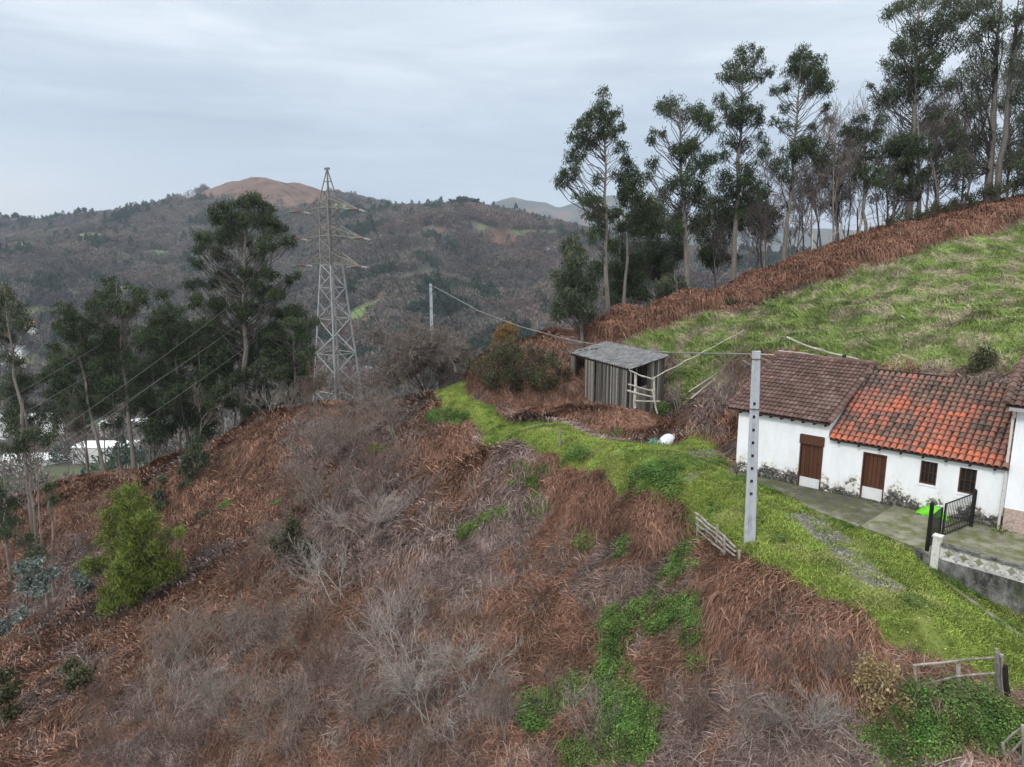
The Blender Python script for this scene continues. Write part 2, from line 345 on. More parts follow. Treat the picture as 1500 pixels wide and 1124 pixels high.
# overcast deck: pale gap on the horizon, a darker band above it, brighter breaks higher up, much brighter overhead
base = W.ramp(W.rampf(W.math('ADD', el, W.math('MULTIPLY', W.math('SUBTRACT', n1, .5), .10)), -.05, .62), [(0, (7.2, 8.0, 9.2)), (.12, (7.0, 7.9, 9.2)), (.20, (5.7, 6.8, 8.1)), (.30, (5.4, 6.4, 7.8)), (.42, (6.9, 7.75, 9.0)), (.55, (7.8, 8.6, 9.7)), (1, (16.5, 17.0, 17.8))])
base = W.mix(1.0, base, W.ramp(n1, [(.36, (.87, .895, .925)), (.5, (1, 1, 1)), (.64, (1.20, 1.17, 1.13))]), 'MULTIPLY')
base = W.mix(1.0, base, W.ramp(n2, [(.34, (.91, .925, .94)), (.66, (1.09, 1.08, 1.065))]), 'MULTIPLY')
# brighter opening low on the left
ln = W.math('MULTIPLY', W.rampf(W.math('ADD', sep[0], W.math('MULTIPLY', n2, .3)), -.08, -.40), W.rampf(W.math('ADD', el, W.math('MULTIPLY', n1, .16)), .235, .14))
base = W.mix(ln, base, (9.3, 9.7, 10.0)); base = W.mix(1.0, base, (1.05, 1.045, 1.0), 'MULTIPLY')
col = W.mix(.07, base, sky.outputs[0])
nt.links.new(col, bg.inputs['Color']); bg.inputs['Strength'].default_value = .1
sl = bpy.data.lights.new("sun", 'SUN'); sl.energy = 1.5; sl.angle = math.radians(11); sl.color = (1, .97, .93)
so = bpy.data.objects.new("sun", sl); COL.objects.link(so)
sd = Vector((math.sin(SUN_AZ) * math.cos(SUN_EL), math.cos(SUN_AZ) * math.cos(SUN_EL), math.sin(SUN_EL)))
so.rotation_euler = sd.to_track_quat('Z', 'Y').to_euler()
scene.view_settings.view_transform = 'Standard'; scene.view_settings.look = 'None'; scene.view_settings.exposure = 0.06; scene.view_settings.gamma = 1
scene.cycles.use_denoising = True; scene.cycles.max_bounces = 4; scene.cycles.diffuse_bounces = 3; scene.cycles.transmission_bounces = 2; scene.cycles.volume_bounces = 0
scene.cycles.transparent_max_bounces = 8
scene.cycles.volume_max_steps = 64

hb = MB(); hb.box(-3600, 3600, -80, 6200, -190, 620)
hm = bpy.data.materials.new('haze_air'); hm.use_nodes = True; ht = hm.node_tree; ht.nodes.remove(ht.nodes['Principled BSDF'])
pv = ht.nodes.new('ShaderNodeVolumePrincipled'); pv.inputs['Density'].default_value = .00015; pv.inputs['Color'].default_value = (.70, .81, 1, 1); pv.inputs['Anisotropy'].default_value = .2
ht.links.new(pv.outputs[0], ht.nodes['Material Output'].inputs['Volume'])
if not globals().get('NOHAZE'): stuff(hb.build('haze', hm), 'thin blue grey haze over the valley and the far hills', 'haze')

# ------------------------------------------------------------------ ground sheets
m = NT('hillside_ground')
a_tr, a_me, a_ne = m.attr('track'), m.attr('meadow'), m.attr('green')
big = m.noise(.09, 3, .5); mid = m.noise(.9, 5, .6); fine = m.noise(9, 6, .65)
st = m.noise(5, 5, .65, m.stretch(m.pos(), (1, .35, 1), (0, 0, -.6)))
brk = m.ramp(m.math('ADD', m.math('MULTIPLY', mid, .55), m.math('MULTIPLY', st, .45)), [(.34, (.028, .019, .015)), (.46, (.075, .042, .030)), (.54, (.12, .075, .058)), (.66, (.19, .135, .11))])  # ground toned darker, putting shade into the gaps under the bracken
brk = m.mix(m.rampf(big, .45, .6), brk, m.mix(.35, brk, (.15, .115, .10)))
trg = m.ramp(m.math('ADD', m.math('MULTIPLY', mid, .5), m.math('MULTIPLY', fine, .5)), [(.30, (.075, .085, .025)), (.44, (.135, .17, .033)), (.60, (.20, .235, .055))])
trg = m.mix(m.rampf(m.math('ADD', fine, m.math('MULTIPLY', a_tr, -.12)), .44, .56), trg, (.12, .105, .07))
grav = m.ramp(m.noise(14, 5, .7), [(.3, (.045, .042, .035)), (.55, (.13, .122, .108)), (.75, (.33, .31, .28))])
trg = m.mix(m.math('MULTIPLY', m.attr('gravel'), m.rampf(m.math('ADD', fine, m.math('MULTIPLY', mid, .6)), .58, .72)), trg, grav)
med = m.ramp(m.math('ADD', m.math('MULTIPLY', mid, .6), m.math('MULTIPLY', fine, .4)), [(.34, (.13, .14, .055)), (.48, (.16, .21, .055)), (.62, (.33, .30, .17))])
gre = m.ramp(fine, [(.3, (.03, .03, .016)), (.6, (.07, .08, .03))])
c = m.mix(m.rampf(m.math('ADD', a_me, m.math('MULTIPLY', m.math('SUBTRACT', mid, .5), .9)), .35, .65), brk, med)
c = m.mix(m.rampf(m.math('ADD', a_ne, m.math('MULTIPLY', m.math('SUBTRACT', fine, .5), .8)), .4, .7), c, gre)
c = m.mix(m.rampf(m.math('ADD', a_tr, m.math('MULTIPLY', m.math('SUBTRACT', fine, .5), .7)), .3, .55), c, trg)
MAT['ground'] = m.out(c, m.math('ADD', fine, m.math('MULTIPLY', mid, 2)), .7, .08, .95)

grav_px = [(1175, 760, 40, 10), (1205, 780, 30, 14), (1225, 800, 26, 16), (1245, 820, 26, 16), (1270, 842, 28, 16), (1300, 862, 34, 14), (1040, 665, 40, 9), (1012, 700, 26, 7), (1090, 690, 40, 8), (1400, 905, 24, 8)]
Mgr = np.zeros_like(GH)
for q in grav_px: Mgr = np.maximum(Mgr, inpoly(blob(*q), GX, GY))
Mgr = blur(Mgr, 4)
ny, nx = GX.shape; idx = np.arange(ny * nx).reshape(ny, nx)
quads = np.stack([idx[:-1, :-1], idx[:-1, 1:], idx[1:, 1:], idx[1:, :-1]], -1).reshape(-1, 4)
Vall = np.c_[GX.ravel(), GY.ravel(), GH.ravel()]
fc = (blur(Mtrack, 0) > .5).ravel()[quads].all(1)
def submesh(name, sel):
    q = quads[sel]; u, inv = np.unique(q, return_inverse=True); me = npmesh(name, Vall[u], inv.reshape(-1, 4), MAT['ground'], smooth=True)
    for an, M in (('track', Mtrack), ('meadow', Mmead), ('green', Mnet), ('gravel', Mgr)):
        a = me.attributes.new(an, 'FLOAT', 'POINT'); a.data.foreach_set('value', M.ravel()[u].astype(np.float32))
    return put(name, me)
struct(submesh('ground', ~fc)); struct(submesh('path', fc))

# far terrain: one sheet from the garden fence to the horizon
def spaced(a, b, lo, hi, s0, g, smax):
    r = list(np.arange(a, b + 1e-6, s0)); s = s0; x = a
    while x > lo: s = min(s * g, smax); x -= s; r.insert(0, x)
    s = s0; x = r[-1]
    while x < hi: s = min(s * g, smax); x += s; r.append(x)
    return np.array(r)
fx = spaced(-64, 60, -1800, 2000, 4, 1.03, 13); fy = spaced(-12, 92, -80, 2600, 4, 1.03, 13)
FX, FY = np.meshgrid(fx, fy); FH = height0(FX, FY)
inner = (FX > NX0 + .5) & (FX < NX1 - .5) & (FY > NY0 + .5) & (FY < NY1 - .5)
FH = FH - 1.2 * inner
ny2, nx2 = FX.shape; id2 = np.arange(ny2 * nx2).reshape(ny2, nx2)
q2 = np.stack([id2[:-1, :-1], id2[:-1, 1:], id2[1:, 1:], id2[1:, :-1]], -1).reshape(-1, 4)
deep = (FX > NX0 + 8) & (FX < NX1 - 8) & (FY > NY0 + 8) & (FY < NY1 - 8)
q2 = q2[~deep.ravel()[q2].all(1)]
field_px = [(130, 351, 26, 9), (30, 364, 34, 8), (520, 303, 45, 5), (585, 306, 30, 4), (800, 343, 45, 6), (60, 460, 30, 8), (65, 480, 28, 7), (210, 378, 40, 4), (230, 372, 22, 4), (120, 432, 46, 5), (170, 425, 30, 4), (300, 350, 20, 3), (50, 500, 26, 9),
            (525, 470, 16, 14), (700, 335, 14, 3), (240, 395, 30, 3), (20, 530, 30, 14), (60, 545, 30, 10), (150, 470, 14, 4), (548, 450, 14, 7), (510,312,22,5)]
heath_px = [(375, 283, 85, 22), (420, 290, 60, 20), (730, 352, 26, 16), (640, 345, 22, 8), (560, 440, 16, 5), (300, 292, 40, 8)]
PU, PV = proj(np.c_[FX.ravel(), FY.ravel(), FH.ravel()]); PU = PU.reshape(FX.shape); PV = PV.reshape(FX.shape)
front = FY > 250
def pxmask(lst, U, V, X, Y):
    M = np.zeros(U.shape)
    for (u, v, ru, rv) in lst:
        d = ((U - u) / ru) ** 2 + ((V - v) / rv) ** 2 + .9 * fbm(X / 40, Y / 40, 31, 3); M = np.maximum(M, sstep(1.15, .85, d))
    return M
Mfield = pxmask(field_px, PU, PV, FX, FY) * front; Mheath = pxmask(heath_px, PU, PV, FX, FY) * front
m = NT('far_hillside')
n_a = m.noise(.012, 4, .6); n_b = m.noise(.08, 5, .65)
c = m.ramp(n_b, [(.3, (.055, .05, .042)), (.5, (.10, .088, .075)), (.7, (.15, .13, .10))])
c = m.mix(m.rampf(n_a, .5, .62), c, (.09, .105, .05))
fg = m.ramp(n_b, [(.3, (.10, .155, .045)), (.7, (.19, .25, .08))])
hg = m.ramp(m.noise(.05, 6, .7), [(.34, (.045, .038, .028)), (.48, (.13, .075, .05)), (.66, (.20, .12, .08))])
c = m.mix(m.attr('heath'), c, hg); c = m.mix(m.attr('field'), c, fg)
MAT['far'] = m.out(c, n_b, .6, 2.0, .95)
me = npmesh('hills', np.c_[FX.ravel(), FY.ravel(), FH.ravel()], q2, MAT['far'], smooth=True)
for an, M in (('field', Mfield), ('heath', Mheath)):
    a = me.attributes.new(an, 'FLOAT', 'POINT'); a.data.foreach_set('value', M.ravel().astype(np.float32))
struct(put('hills', me))

# distant mountain range behind the crest
mx = np.arange(-900, 2600, 22.); my = np.arange(3300, 5400, 25.)
MX, MY = np.meshgrid(mx, my)
sk = [(560, 318), (620, 312), (680, 308), (710, 302), (735, 293), (752, 289), (775, 294), (800, 297), (818, 305), (840, 298), (862, 290), (900, 286), (940, 300), (980, 312), (1040, 318), (1100, 330), (1300, 340), (1500, 350)]
sx = [P(u, v, 4300)[0] for u, v in sk]; sz = [P(u, v, 4300)[2] for u, v in sk]
crest = np.interp(MX, sx, sz) 
dy = np.abs(MY - 4300) / 1000
MZ = crest - 330 * dy ** 1.15 - 60 * np.abs(fbm(MX / 260, MY / 420, 41, 4)) * sstep(0, .35, dy) + 22 * fbm(MX / 90, MY / 90, 43, 3) * sstep(0, .2, dy) + 5 * fbm(MX / 60, MY / 60, 44, 2)
n3y, n3x = MX.shape; id3 = np.arange(n3y * n3x).reshape(n3y, n3x)
m = NT('mountain_heath'); nb = m.noise(.006, 5, .65)
c = m.ramp(nb, [(.35, (.045, .06, .035)), (.5, (.07, .075, .045)), (.62, (.17, .11, .075))])
me = npmesh('mountain', np.c_[MX.ravel(), MY.ravel(), MZ.ravel()], np.stack([id3[:-1, :-1], id3[:-1, 1:], id3[1:, 1:], id3[1:, :-1]], -1).reshape(-1, 4), m.out(c, nb, .6, 12, .95), smooth=True)
struct(put('mountain', me))
# valley floor between the hills and that range, out to the horizon
vb = MB(); vb.add([(-3500, 2500, -60), (3500, 2500, -60), (3500, 6100, -60), (-3500, 6100, -60)], [(0, 1, 2, 3)]); struct(vb.build('plain', MAT['far']))
# ------------------------------------------------------------------ building materials
def wallmat(name, base, lo, hi, dirt=(.12, .115, .105), thr=.385):
    m = NT(name); p = m.obj(); z = m.n('ShaderNodeSeparateXYZ', {0: p}).outputs[2]
    n1 = m.noise(1.3, 5, .6, p); n2 = m.noise(7, 5, .65, p); n3 = m.noise(2.2, 4, .6, m.stretch(p, (1, 1, .35)))
    c = m.ramp(n3, [(.3, tuple(k * .90 for k in base)), (.6, base)])
    streak = m.noise(5, 4, .7, m.stretch(p, (1, 1, .12)))
    c = m.mix(m.math('MULTIPLY', m.rampf(streak, .55, .8), .28), c, (.45, .44, .40))
    h = m.math('ADD', m.math('MULTIPLY', n1, 1.5), m.math('MULTIPLY', n2, .5))          # peeling edge wanders with noise
    e = m.math('SUBTRACT', m.math('MULTIPLY', m.math('SUBTRACT', h, thr * 2), hi), m.math('SUBTRACT', z, lo))
    cr = m.ramp(n2, [(.38, (.03, .028, .026)), (.52, (.085, .08, .073)), (.64, (.36, .33, .29))])
    c = m.mix(m.math('MULTIPLY', m.rampf(e, -.30, -.05), m.rampf(n2, .38, .56)), c, (.60, .55, .47)); c = m.mix(m.rampf(m.math('ADD', e, m.math('MULTIPLY', m.math('SUBTRACT', n2, .5), .8)), .02, .09), c, cr)
    c = m.mix(m.math('MULTIPLY', m.rampf(z, .22, .0), m.rampf(n2, .38, .55)), c, (.05, .055, .03))
    return m.out(c, m.math('ADD', n2, m.math('MULTIPLY', m.rampf(e, -.02, .03), -2)), .5, .025, .9)
MAT['whitewash'] = wallmat('peeling_whitewash', (.84, .86, .89), .10, 1.8)
MAT['whitewash_clean'] = wallmat('whitewashed_render', (.86, .88, .92), -2, .1)
MAT['white_board'] = speckle('white_board', (.62, .63, .64), (.74, .75, .76), 3, .1, .003)
def tilemat(name, stops, moss, sc=9):
    m = NT(name); t = m.attr('tone'); c = m.ramp(t, stops); n = m.noise(sc, 5, .65, m.obj()); n2 = m.noise(1.1, 4, .6, m.obj())
    c = m.mix(m.rampf(m.math('ADD', m.math('MULTIPLY', n, .5), m.math('MULTIPLY', n2, .6)), .56, .72), c, moss)
    c = m.mix(m.math('MULTIPLY', m.rampf(n, .55, .75), .35), c, (.05, .04, .035))
    return m.out(c, n, .4, .01, .85)
MAT['red_tile'] = tilemat('old_red_clay_tiles', [(0, (.07, .055, .047)), (.3, (.15, .095, .078)), (.55, (.27, .12, .09)), (.8, (.39, .128, .082)), (1, (.52, .155, .088))], (.20, .145, .105))
MAT['brown_tile'] = tilemat('dark_brown_roof_tiles', [(0, (.06, .037, .032)), (.5, (.118, .068, .057)), (1, (.20, .125, .108))], (.19, .14, .13), 14)
m = NT('pink_stone_plinth'); vo = m.n('ShaderNodeTexVoronoi', {'Scale': 9.0, 'Vector': m.obj()}, feature='DISTANCE_TO_EDGE').outputs['Distance']
MAT['plinth'] = m.out(m.mix(m.rampf(vo, .03, .08), (.30, .25, .22), (.50, .37, .33)), vo, .4, .01)
MAT['moss_conc'] = NT('mossy_concrete'); m = MAT['moss_conc']; nn = m.noise(1.1, 6, .65); n4 = m.noise(16, 4, .7); n5 = m.noise(3.3, 5, .6)
c = m.ramp(nn, [(.34, (.06, .057, .05)), (.5, (.105, .10, .08)), (.62, (.17, .165, .13))]); c = m.mix(m.rampf(n5, .46, .60), c, (.085, .095, .032)); c = m.mix(m.rampf(n4, .60, .75), c, (.30, .285, .24))
MAT['moss_conc'] = m.out(c, n4, .5, .01, .95)
m = NT('pale_mossy_concrete'); nn = m.noise(1.0, 6, .65); n4 = m.noise(18, 4, .7); n5 = m.noise(2.3, 5, .6)
c = m.ramp(nn, [(.34, (.13, .125, .095)), (.6, (.26, .25, .195))]); c = m.mix(m.rampf(n5, .44, .60), c, (.12, .13, .05)); c = m.mix(m.rampf(n4, .62, .75), c, (.10, .095, .07))
MAT['pale_conc'] = m.out(c, n4, .5, .01, .95)
m = NT('stained_concrete_wall'); nn = m.noise(2.5, 6, .7, m.stretch(m.pos(), (1, 1, .5))); n4 = m.noise(14, 5, .7)
c = m.ramp(nn, [(.36, (.035, .034, .032)), (.5, (.12, .118, .112)), (.64, (.24, .235, .225))]); c = m.mix(m.rampf(n4, .58, .7), c, (.33, .33, .32)); c = m.mix(m.rampf(m.noise(1.4, 4), .52, .65), c, (.05, .06, .03))
MAT['old_conc'] = m.out(c, n4, .6, .02, .95)
MAT['lattice'] = speckle('weathered_white_concrete', (.30, .295, .28), (.62, .61, .58), 9, .3, .006, c3=(.52, .51, .48))
MAT['green_sheet'] = speckle('neon_green_plastic', (.11, .46, .02), (.19, .68, .035), 7, .8, .03, rough=.5)
MAT['white_bag'] = speckle('white_plastic_sack', (.52, .54, .56), (.76, .78, .80), 6, .8, .05, rough=.4)
MAT['green_net'] = speckle('green_netting', (.06, .30, .20), (.14, .45, .33), 9, 0, .01)
MAT['glass'] = speckle('dark_window_glass', (.012, .014, .016), (.03, .033, .036), 2, 0, .01, rough=.15)
m = NT('fibre_cement_sheet'); nn = m.noise(1.2, 6, .7, m.stretch(m.obj(), (1, 2.5, 1))); n4 = m.noise(16, 4, .7, m.obj())
c = m.ramp(nn, [(.35, (.10, .10, .10)), (.5, (.17, .17, .175)), (.65, (.25, .25, .255))]); c = m.mix(m.rampf(n4, .58, .7), c, (.10, .10, .09))
MAT['sheet'] = m.out(c, n4, .3, .006, .9)
MAT['moss_log'] = speckle('mossy_log', (.05, .035, .022), (.13, .11, .05), 6, .5, .02, c3=(.10, .14, .035))

HOUSE_ROT = math.atan2(HW[1], HW[0])
def cottage(name, label, cat):
    o = thing(name, label, cat, (HL[0], HL[1], Z)); o.rotation_euler = (0, 0, HOUSE_ROT); return o
def front_wall(mb, s0, s1, z0, z1, ops, t0, t1):
    """solid wall cut by openings (sa, sb, za, zb)"""
    xs = sorted({s0, s1, *[q for o in ops for q in o[:2]]})
    for a, b in zip(xs, xs[1:]):
        cuts = sorted([(o[2], o[3]) for o in ops if o[0] < (a + b) / 2 < o[1]]); z = z0
        for c in cuts:
            if c[0] > z + 1e-4: mb.box(a, b, t0, t1, z, c[0])
            z = c[1]
        if z < z1 - 1e-4: mb.box(a, b, t0, t1, z, z1)
def roof_tiles(mb, s0, s1, t0, z0, t1, z1, cols, rows, tonef, wob=0.0, arch=.45, narrow=.62, seg=5):
    """rows of overlapping barrel tiles on a sloping plane, eave at (t0,z0), top at (t1,z1)"""
    L_ = math.hypot(t1 - t0, z1 - z0); ux, uz = (t1 - t0) / L_, (z1 - z0) / L_; nx_, nz_ = -uz, ux
    pw = (s1 - s0) / cols; pl = L_ / rows
    for c in range(cols):
        cx = s0 + pw * (c + .5) + random.uniform(-wob, wob) * .3
        for r in range(rows):
            a = r * pl - (.03 if r else .05); b = (r + 1) * pl + .04; off = random.uniform(-wob, wob); rl = random.uniform(-wob, wob) * .6
            vs = []
            for e, (l, lift, wd) in enumerate(((a, .05, pw * narrow), (b, .0, pw * (narrow - .08)))):
                for k in range(seg + 1):
                    th = math.pi * k / seg; x = cx + off + (rl if e else -rl) - math.cos(th) * wd / 1.18; h = math.sin(th) * pw * arch + lift + .01
                    vs.append((x, t0 + ux * l + nx_ * h, z0 + uz * l + nz_ * h))
            n = seg + 1; fs = [(k, k + 1, n + k + 1, n + k) for k in range(seg)]
            th_ = .018                                              # tile thickness shown at its lower lip
            low = [(q[0], q[1] - nx_ * th_ - .0, q[2] - nz_ * th_) for q in vs[:n]]
            vs += low; fs += [(k + 1, k, 2 * n + k, 2 * n + k + 1) for k in range(seg)]
            mb.add(vs, fs, tonef(c / cols, r / rows))
def roof_deck(mb, s0, s1, t0, z0, t1, z1, th=.07, tone=.1):  # dark tone paints the joint shadows between the tiles onto the deck
    L_ = math.hypot(t1 - t0, z1 - z0); nx_, nz_ = -(z1 - z0) / L_ * th, (t1 - t0) / L_ * th
    mb.hexa([(s0, t0 - nx_, z0 - nz_), (s1, t0 - nx_, z0 - nz_), (s1, t1 - nx_, z1 - nz_), (s0, t1 - nx_, z1 - nz_), (s0, t0, z0), (s1, t0, z0), (s1, t1, z1), (s0, t1, z1)], tone)
def side_wall(mb, s0, s1, t0, t1, zb, prof):
    """gable wall between s0 and s1; prof = [(t,z)...] top profile"""
    pr = [(t0, zb)] + prof + [(t1, zb)]; n = len(pr); vs = [(s0, t, z) for t, z in pr] + [(s1, t, z) for t, z in pr]
    fs = [tuple(range(n)), tuple(reversed(range(n, 2 * n)))] + [(i, n + i, n + (i + 1) % n, (i + 1) % n) for i in range(n)]
    mb.add(vs, [tuple(reversed(f)) for f in fs])
def ridge_row(mb, pts, r, n, tonef):
    """half round cap tiles following a line"""
    a, b = Vector(pts[0]), Vector(pts[1]); d = (b - a) / n; dn = d.normalized(); side = dn.cross(Vector((0, 0, 1))).normalized(); up = side.cross(dn)
    for i in range(n):
        p = a + d * i - dn * .03; q = a + d * (i + 1) + dn * .03; vs = []
        for e, (o, rr) in enumerate(((p, r), (q, r * .85))):
            for k in range(6):
                th = math.pi * k / 5; vs.append(o + side * (math.cos(th) * rr) + up * (math.sin(th) * rr + (.02 if e == 0 else 0)))
        mb.add(vs, [(k, k + 1, 7 + k, 6 + k) for k in range(5)] + [(0, 1, 2, 3, 4, 5)], tonef(0, 0))

# --- cottage with dark brown roof
c1 = cottage('cottage', 'white cottage under a dark brown tiled roof behind the utility pole', 'house')
EV1, RG1 = 2.98, 4.72; T1 = 5.2
mb = MB(); front_wall(mb, 0, 3.85, -.1, EV1 - .08, [(2.74, 3.68, .05, 2.32)], 0, .35)
sl1 = (RG1 - EV1) / (T1 + .35)
top1 = [(0.352, EV1 + sl1 * .7 - .10), (T1, RG1 - .1), (T1 + 2.2, RG1 - 1.3)]
side_wall(mb, 0.004, .3, .352, T1 + 2.2, -.1, top1); side_wall(mb, 3.55, 3.846, .352, T1 + 2.2, -.1, top1); mb.box(0.3, 3.55, T1 + 1.9, T1 + 2.196, -.1, RG1 - 1.45)
mb.build('wall', MAT['whitewash'], c1)
mb = MB(); tf1 = lambda a, b: min(1, max(0, random.gauss(.45, .2)))
roof_deck(mb, -.4, 3.93, -.33, EV1, T1, RG1); roof_deck(mb, -.4, 3.93, T1 + 2.4, RG1 - 1.4, T1 + .004, RG1 - .002)
roof_tiles(mb, -.42, 3.95, -.35, EV1 + .01, T1, RG1 + .01, 23, 17, tf1, .002, .30, .60)
rf = mb.build('roof', MAT['brown_tile'], c1)
mb = MB(); ridge_row(mb, [(-.42, -.37, EV1 + .07), (-.42, T1, RG1 + .07)], .12, 17, tf1); mb.build('verge_tiles', MAT['brown_tile'], rf); mb = MB(); ridge_row(mb, [(3.95, -.37, EV1 + .07), (3.95, T1, RG1 + .07)], .13, 17, tf1); mb.build('verge_tiles', MAT['brown_tile'], rf)
mb = MB(); ridge_row(mb, [(-.42, T1, RG1 + .03), (3.95, T1, RG1 + .03)], .13, 13, tf1); mb.build('ridge_tiles', MAT['brown_tile'], rf)
for k in range(9): mb = MB(); mb.box(.1 + k * .45, .18 + k * .45, -.24, -.004, EV1 - .16, EV1 - .07); mb.build('rafter_end', MAT['wood_dark'], c1)
def door(par, s0, s1, z0, z1, label=None, box=False, white=.45):
    d = MB(); n = 5; w_ = (s1 - s0 - .1) / n
    for k in range(n): d.box(s0 + .05 + k * w_ + .006, s0 + .05 + (k + 1) * w_ - .006, .10 + .004 * (k % 2), .15, z0 + white, z1 - (.42 if box else .06), random.uniform(.85, 1.15))
    d.box(s0 + .05, s1 - .05, .152, .19, z0, z1 - .05, .5)
    o = d.build('door', MAT['wood_brown'], par)
    f = MB(); f.box(s0, s0 + .05, -.012, .2, z0, z1); f.box(s1 - .05, s1, -.012, .2, z0, z1); f.box(s0 + .05, s1 - .05, -.012, .2, z1 - .05, z1); f.build('door_frame', MAT['wood_brown'], o)
    w = MB(); w.box(s0 + .06, s1 - .06, .06, .098, z0 + .01, z0 + white - .005); w.build('kick_board', MAT['white_board'], o)
    if box: b = MB(); b.box(s0 + .05, s1 - .05, .0, .1, z1 - .42, z1 - .05); b.box(s0 - .03, s1 + .03, -.035, -.014, z1 - .40, z1 - .02); b.build('shutter_box', MAT['wood_brown'], o)
    h = MB(); h.tube([(s1 - .16, .09, z0 + 1.05), (s1 - .16, .05, z0 + 1.05), (s1 - .24, .05, z0 + 1.05)], .012, 5); h.build('handle', MAT['black_metal'], o)
    return o
door(c1, 2.74, 3.68, .05, 2.32, box=True, white=.42)
# --- cottage with the old red roof
c2 = cottage('cottage', 'low white cottage under a patchy red clay tile roof', 'house')
EV2, RG2, T2 = 2.36, 4.50, 4.35; sl2 = (RG2 - EV2) / (T2 + .28)
mb = MB(); front_wall(mb, 3.85, 9.93, -.1, EV2 - .05, [(5.2, 6.06, .12, 2.02), (7.22, 7.78, 1.18, 2.08), (8.48, 9.02, 1.12, 2.08)], 0, .35)
side_wall(mb, 9.63, 9.926, .352, T2, -.1, [(.352, EV2 + sl2 * .6 - .1), (T2, RG2 - .1)]); mb.box(3.856, 9.63, T2 - .3, T2 - .004, -.1, RG2 - .3)
mb.build('wall', MAT['whitewash'], c2)
def tf2(a, b):
    z = fbm(np.array([a * 5.]), np.array([b * 4.]), 77, 3)[0]
    return min(1, max(0, (.92 if b < .10 else .66 - .22 * b) + z * .55 - (.22 if random.random() < .25 else 0) + random.gauss(0, .13)))
mb = MB(); roof_deck(mb, 3.96, 9.95, -.24, EV2, T2, RG2, tone=.05); roof_tiles(mb, 3.93, 9.95, -.28, EV2 + .01, T2, RG2 + .01, 27, 16, tf2, .016, .42, .56)
rf = mb.build('roof', MAT['red_tile'], c2)
for k in range(8): mb = MB(); mb.tube([(4.3 + k * .75, -.22, EV2 - .10), (4.3 + k * .75, -.002, EV2 - .08)], .05, 7); mb.build('beam_end', MAT['wood_dark'], c2)
mb = MB(); mb.bar((3.98, T2 + .05, RG2 + .03), (9.9, T2 + .06, RG2 + .02), .22, .1, .6); mb.bar((4.2, T2 + .25, RG2 - .02), (9.6, T2 + .4, RG2 + .03), .14, .08, .9); mb.bar((3.98, T2 + .1, RG2 + .12), (6.9, T2 + .22, RG2 + .10), .09, .07, 1.3)
mb.build('ridge_timber', MAT['wood_dark'], c2)
door(c2, 5.2, 6.06, .12, 2.02, white=.48)
def window(par, s0, s1, z0, z1, bars):
    f = MB(); f.box(s0, s0 + .05, .08, .2, z0, z1); f.box(s1 - .05, s1, .08, .2, z0, z1); f.box(s0 + .05, s1 - .05, .08, .2, z1 - .05, z1); f.box(s0 + .05, s1 - .05, .08, .2, z0, z0 + .05)
    for k in range(bars):
        x = s0 + (s1 - s0) * (k + 1) / (bars + 1); f.box(x - .012, x + .012, .10, .125, z0 + .05, z1 - .05)
    f.box(s0 + .05, s1 - .05, .098, .123, (z0 + z1) / 2 - .015, (z0 + z1) / 2 + .015, .8)
    o = f.build('window', MAT['wood_brown'], par); g = MB(); g.box(s0 + .051, s1 - .051, .16, .18, z0 + .051, z1 - .051); g.build('pane', MAT['glass'], o)
    sl = MB(); sl.box(s0 - .03, s1 + .03, -.03, .078, z0 - .05, z0 - .002); sl.build('sill', MAT['whitewash_clean'], o); return o
window(c2, 7.22, 7.78, 1.18, 2.08, 3)
window(c2, 8.48, 9.02, 1.12, 2.08, 2)
# --- neighbouring taller house, cut by the right edge
c3 = cottage('town_house', 'taller white house with pink stone base at the right edge', 'house')
EV3, RG3 = 4.72, 6.6; T3 = 5.0
mb = MB(); mb.box(9.95, 17, -.05, .3, .92, EV3 - .1); side_wall(mb, 9.954, 10.25, .302, 2 * T3, .0, [(.302, EV3 - .05), (T3, RG3 - .15), (2 * T3, EV3 - .05)])
mb.build('wall', MAT['whitewash_clean'], c3)
mb = MB(); mb.box(9.97, 17, -.09, .3, -.1, .918); mb.build('plinth', MAT['plinth'], c3)
mb = MB(); roof_deck(mb, 9.66, 17, -.38, EV3 - .1, T3, RG3); roof_deck(mb, 9.66, 17, 2 * T3 + .4, EV3 - .1, T3 + .003, RG3 - .002); roof_tiles(mb, 9.64, 17, -.42, EV3 - .09, T3, RG3 + .01, 34, 17, tf1, .002, .30, .6)
rf = mb.build('roof', MAT['brown_tile'], c3)
mb = MB(); ridge_row(mb, [(9.64, -.45, EV3 - .03), (9.64, T3, RG3 + .07)], .13, 16, tf1); mb.build('verge_tiles', MAT['brown_tile'], rf)
mb = MB(); mb.box(9.75, 17, -.52, -.40, EV3 - .24, EV3 - .13); mb.build('gutter', MAT['zinc'], c3)
mb = MB(); mb.tube([(9.90, -.47, EV3 - .2), (9.90, -.2, EV3 - .45), (9.86, -.07, EV3 - .6), (9.86, -.07, .06)], .045, 8); mb.build('drainpipe', MAT['lattice'], c3)
for x in (11.3, 13.9): mb = MB(); mb.box(x, x + .9, -.06, -.052, 1.4, 2.6); mb.build('window', MAT['glass'], c3)

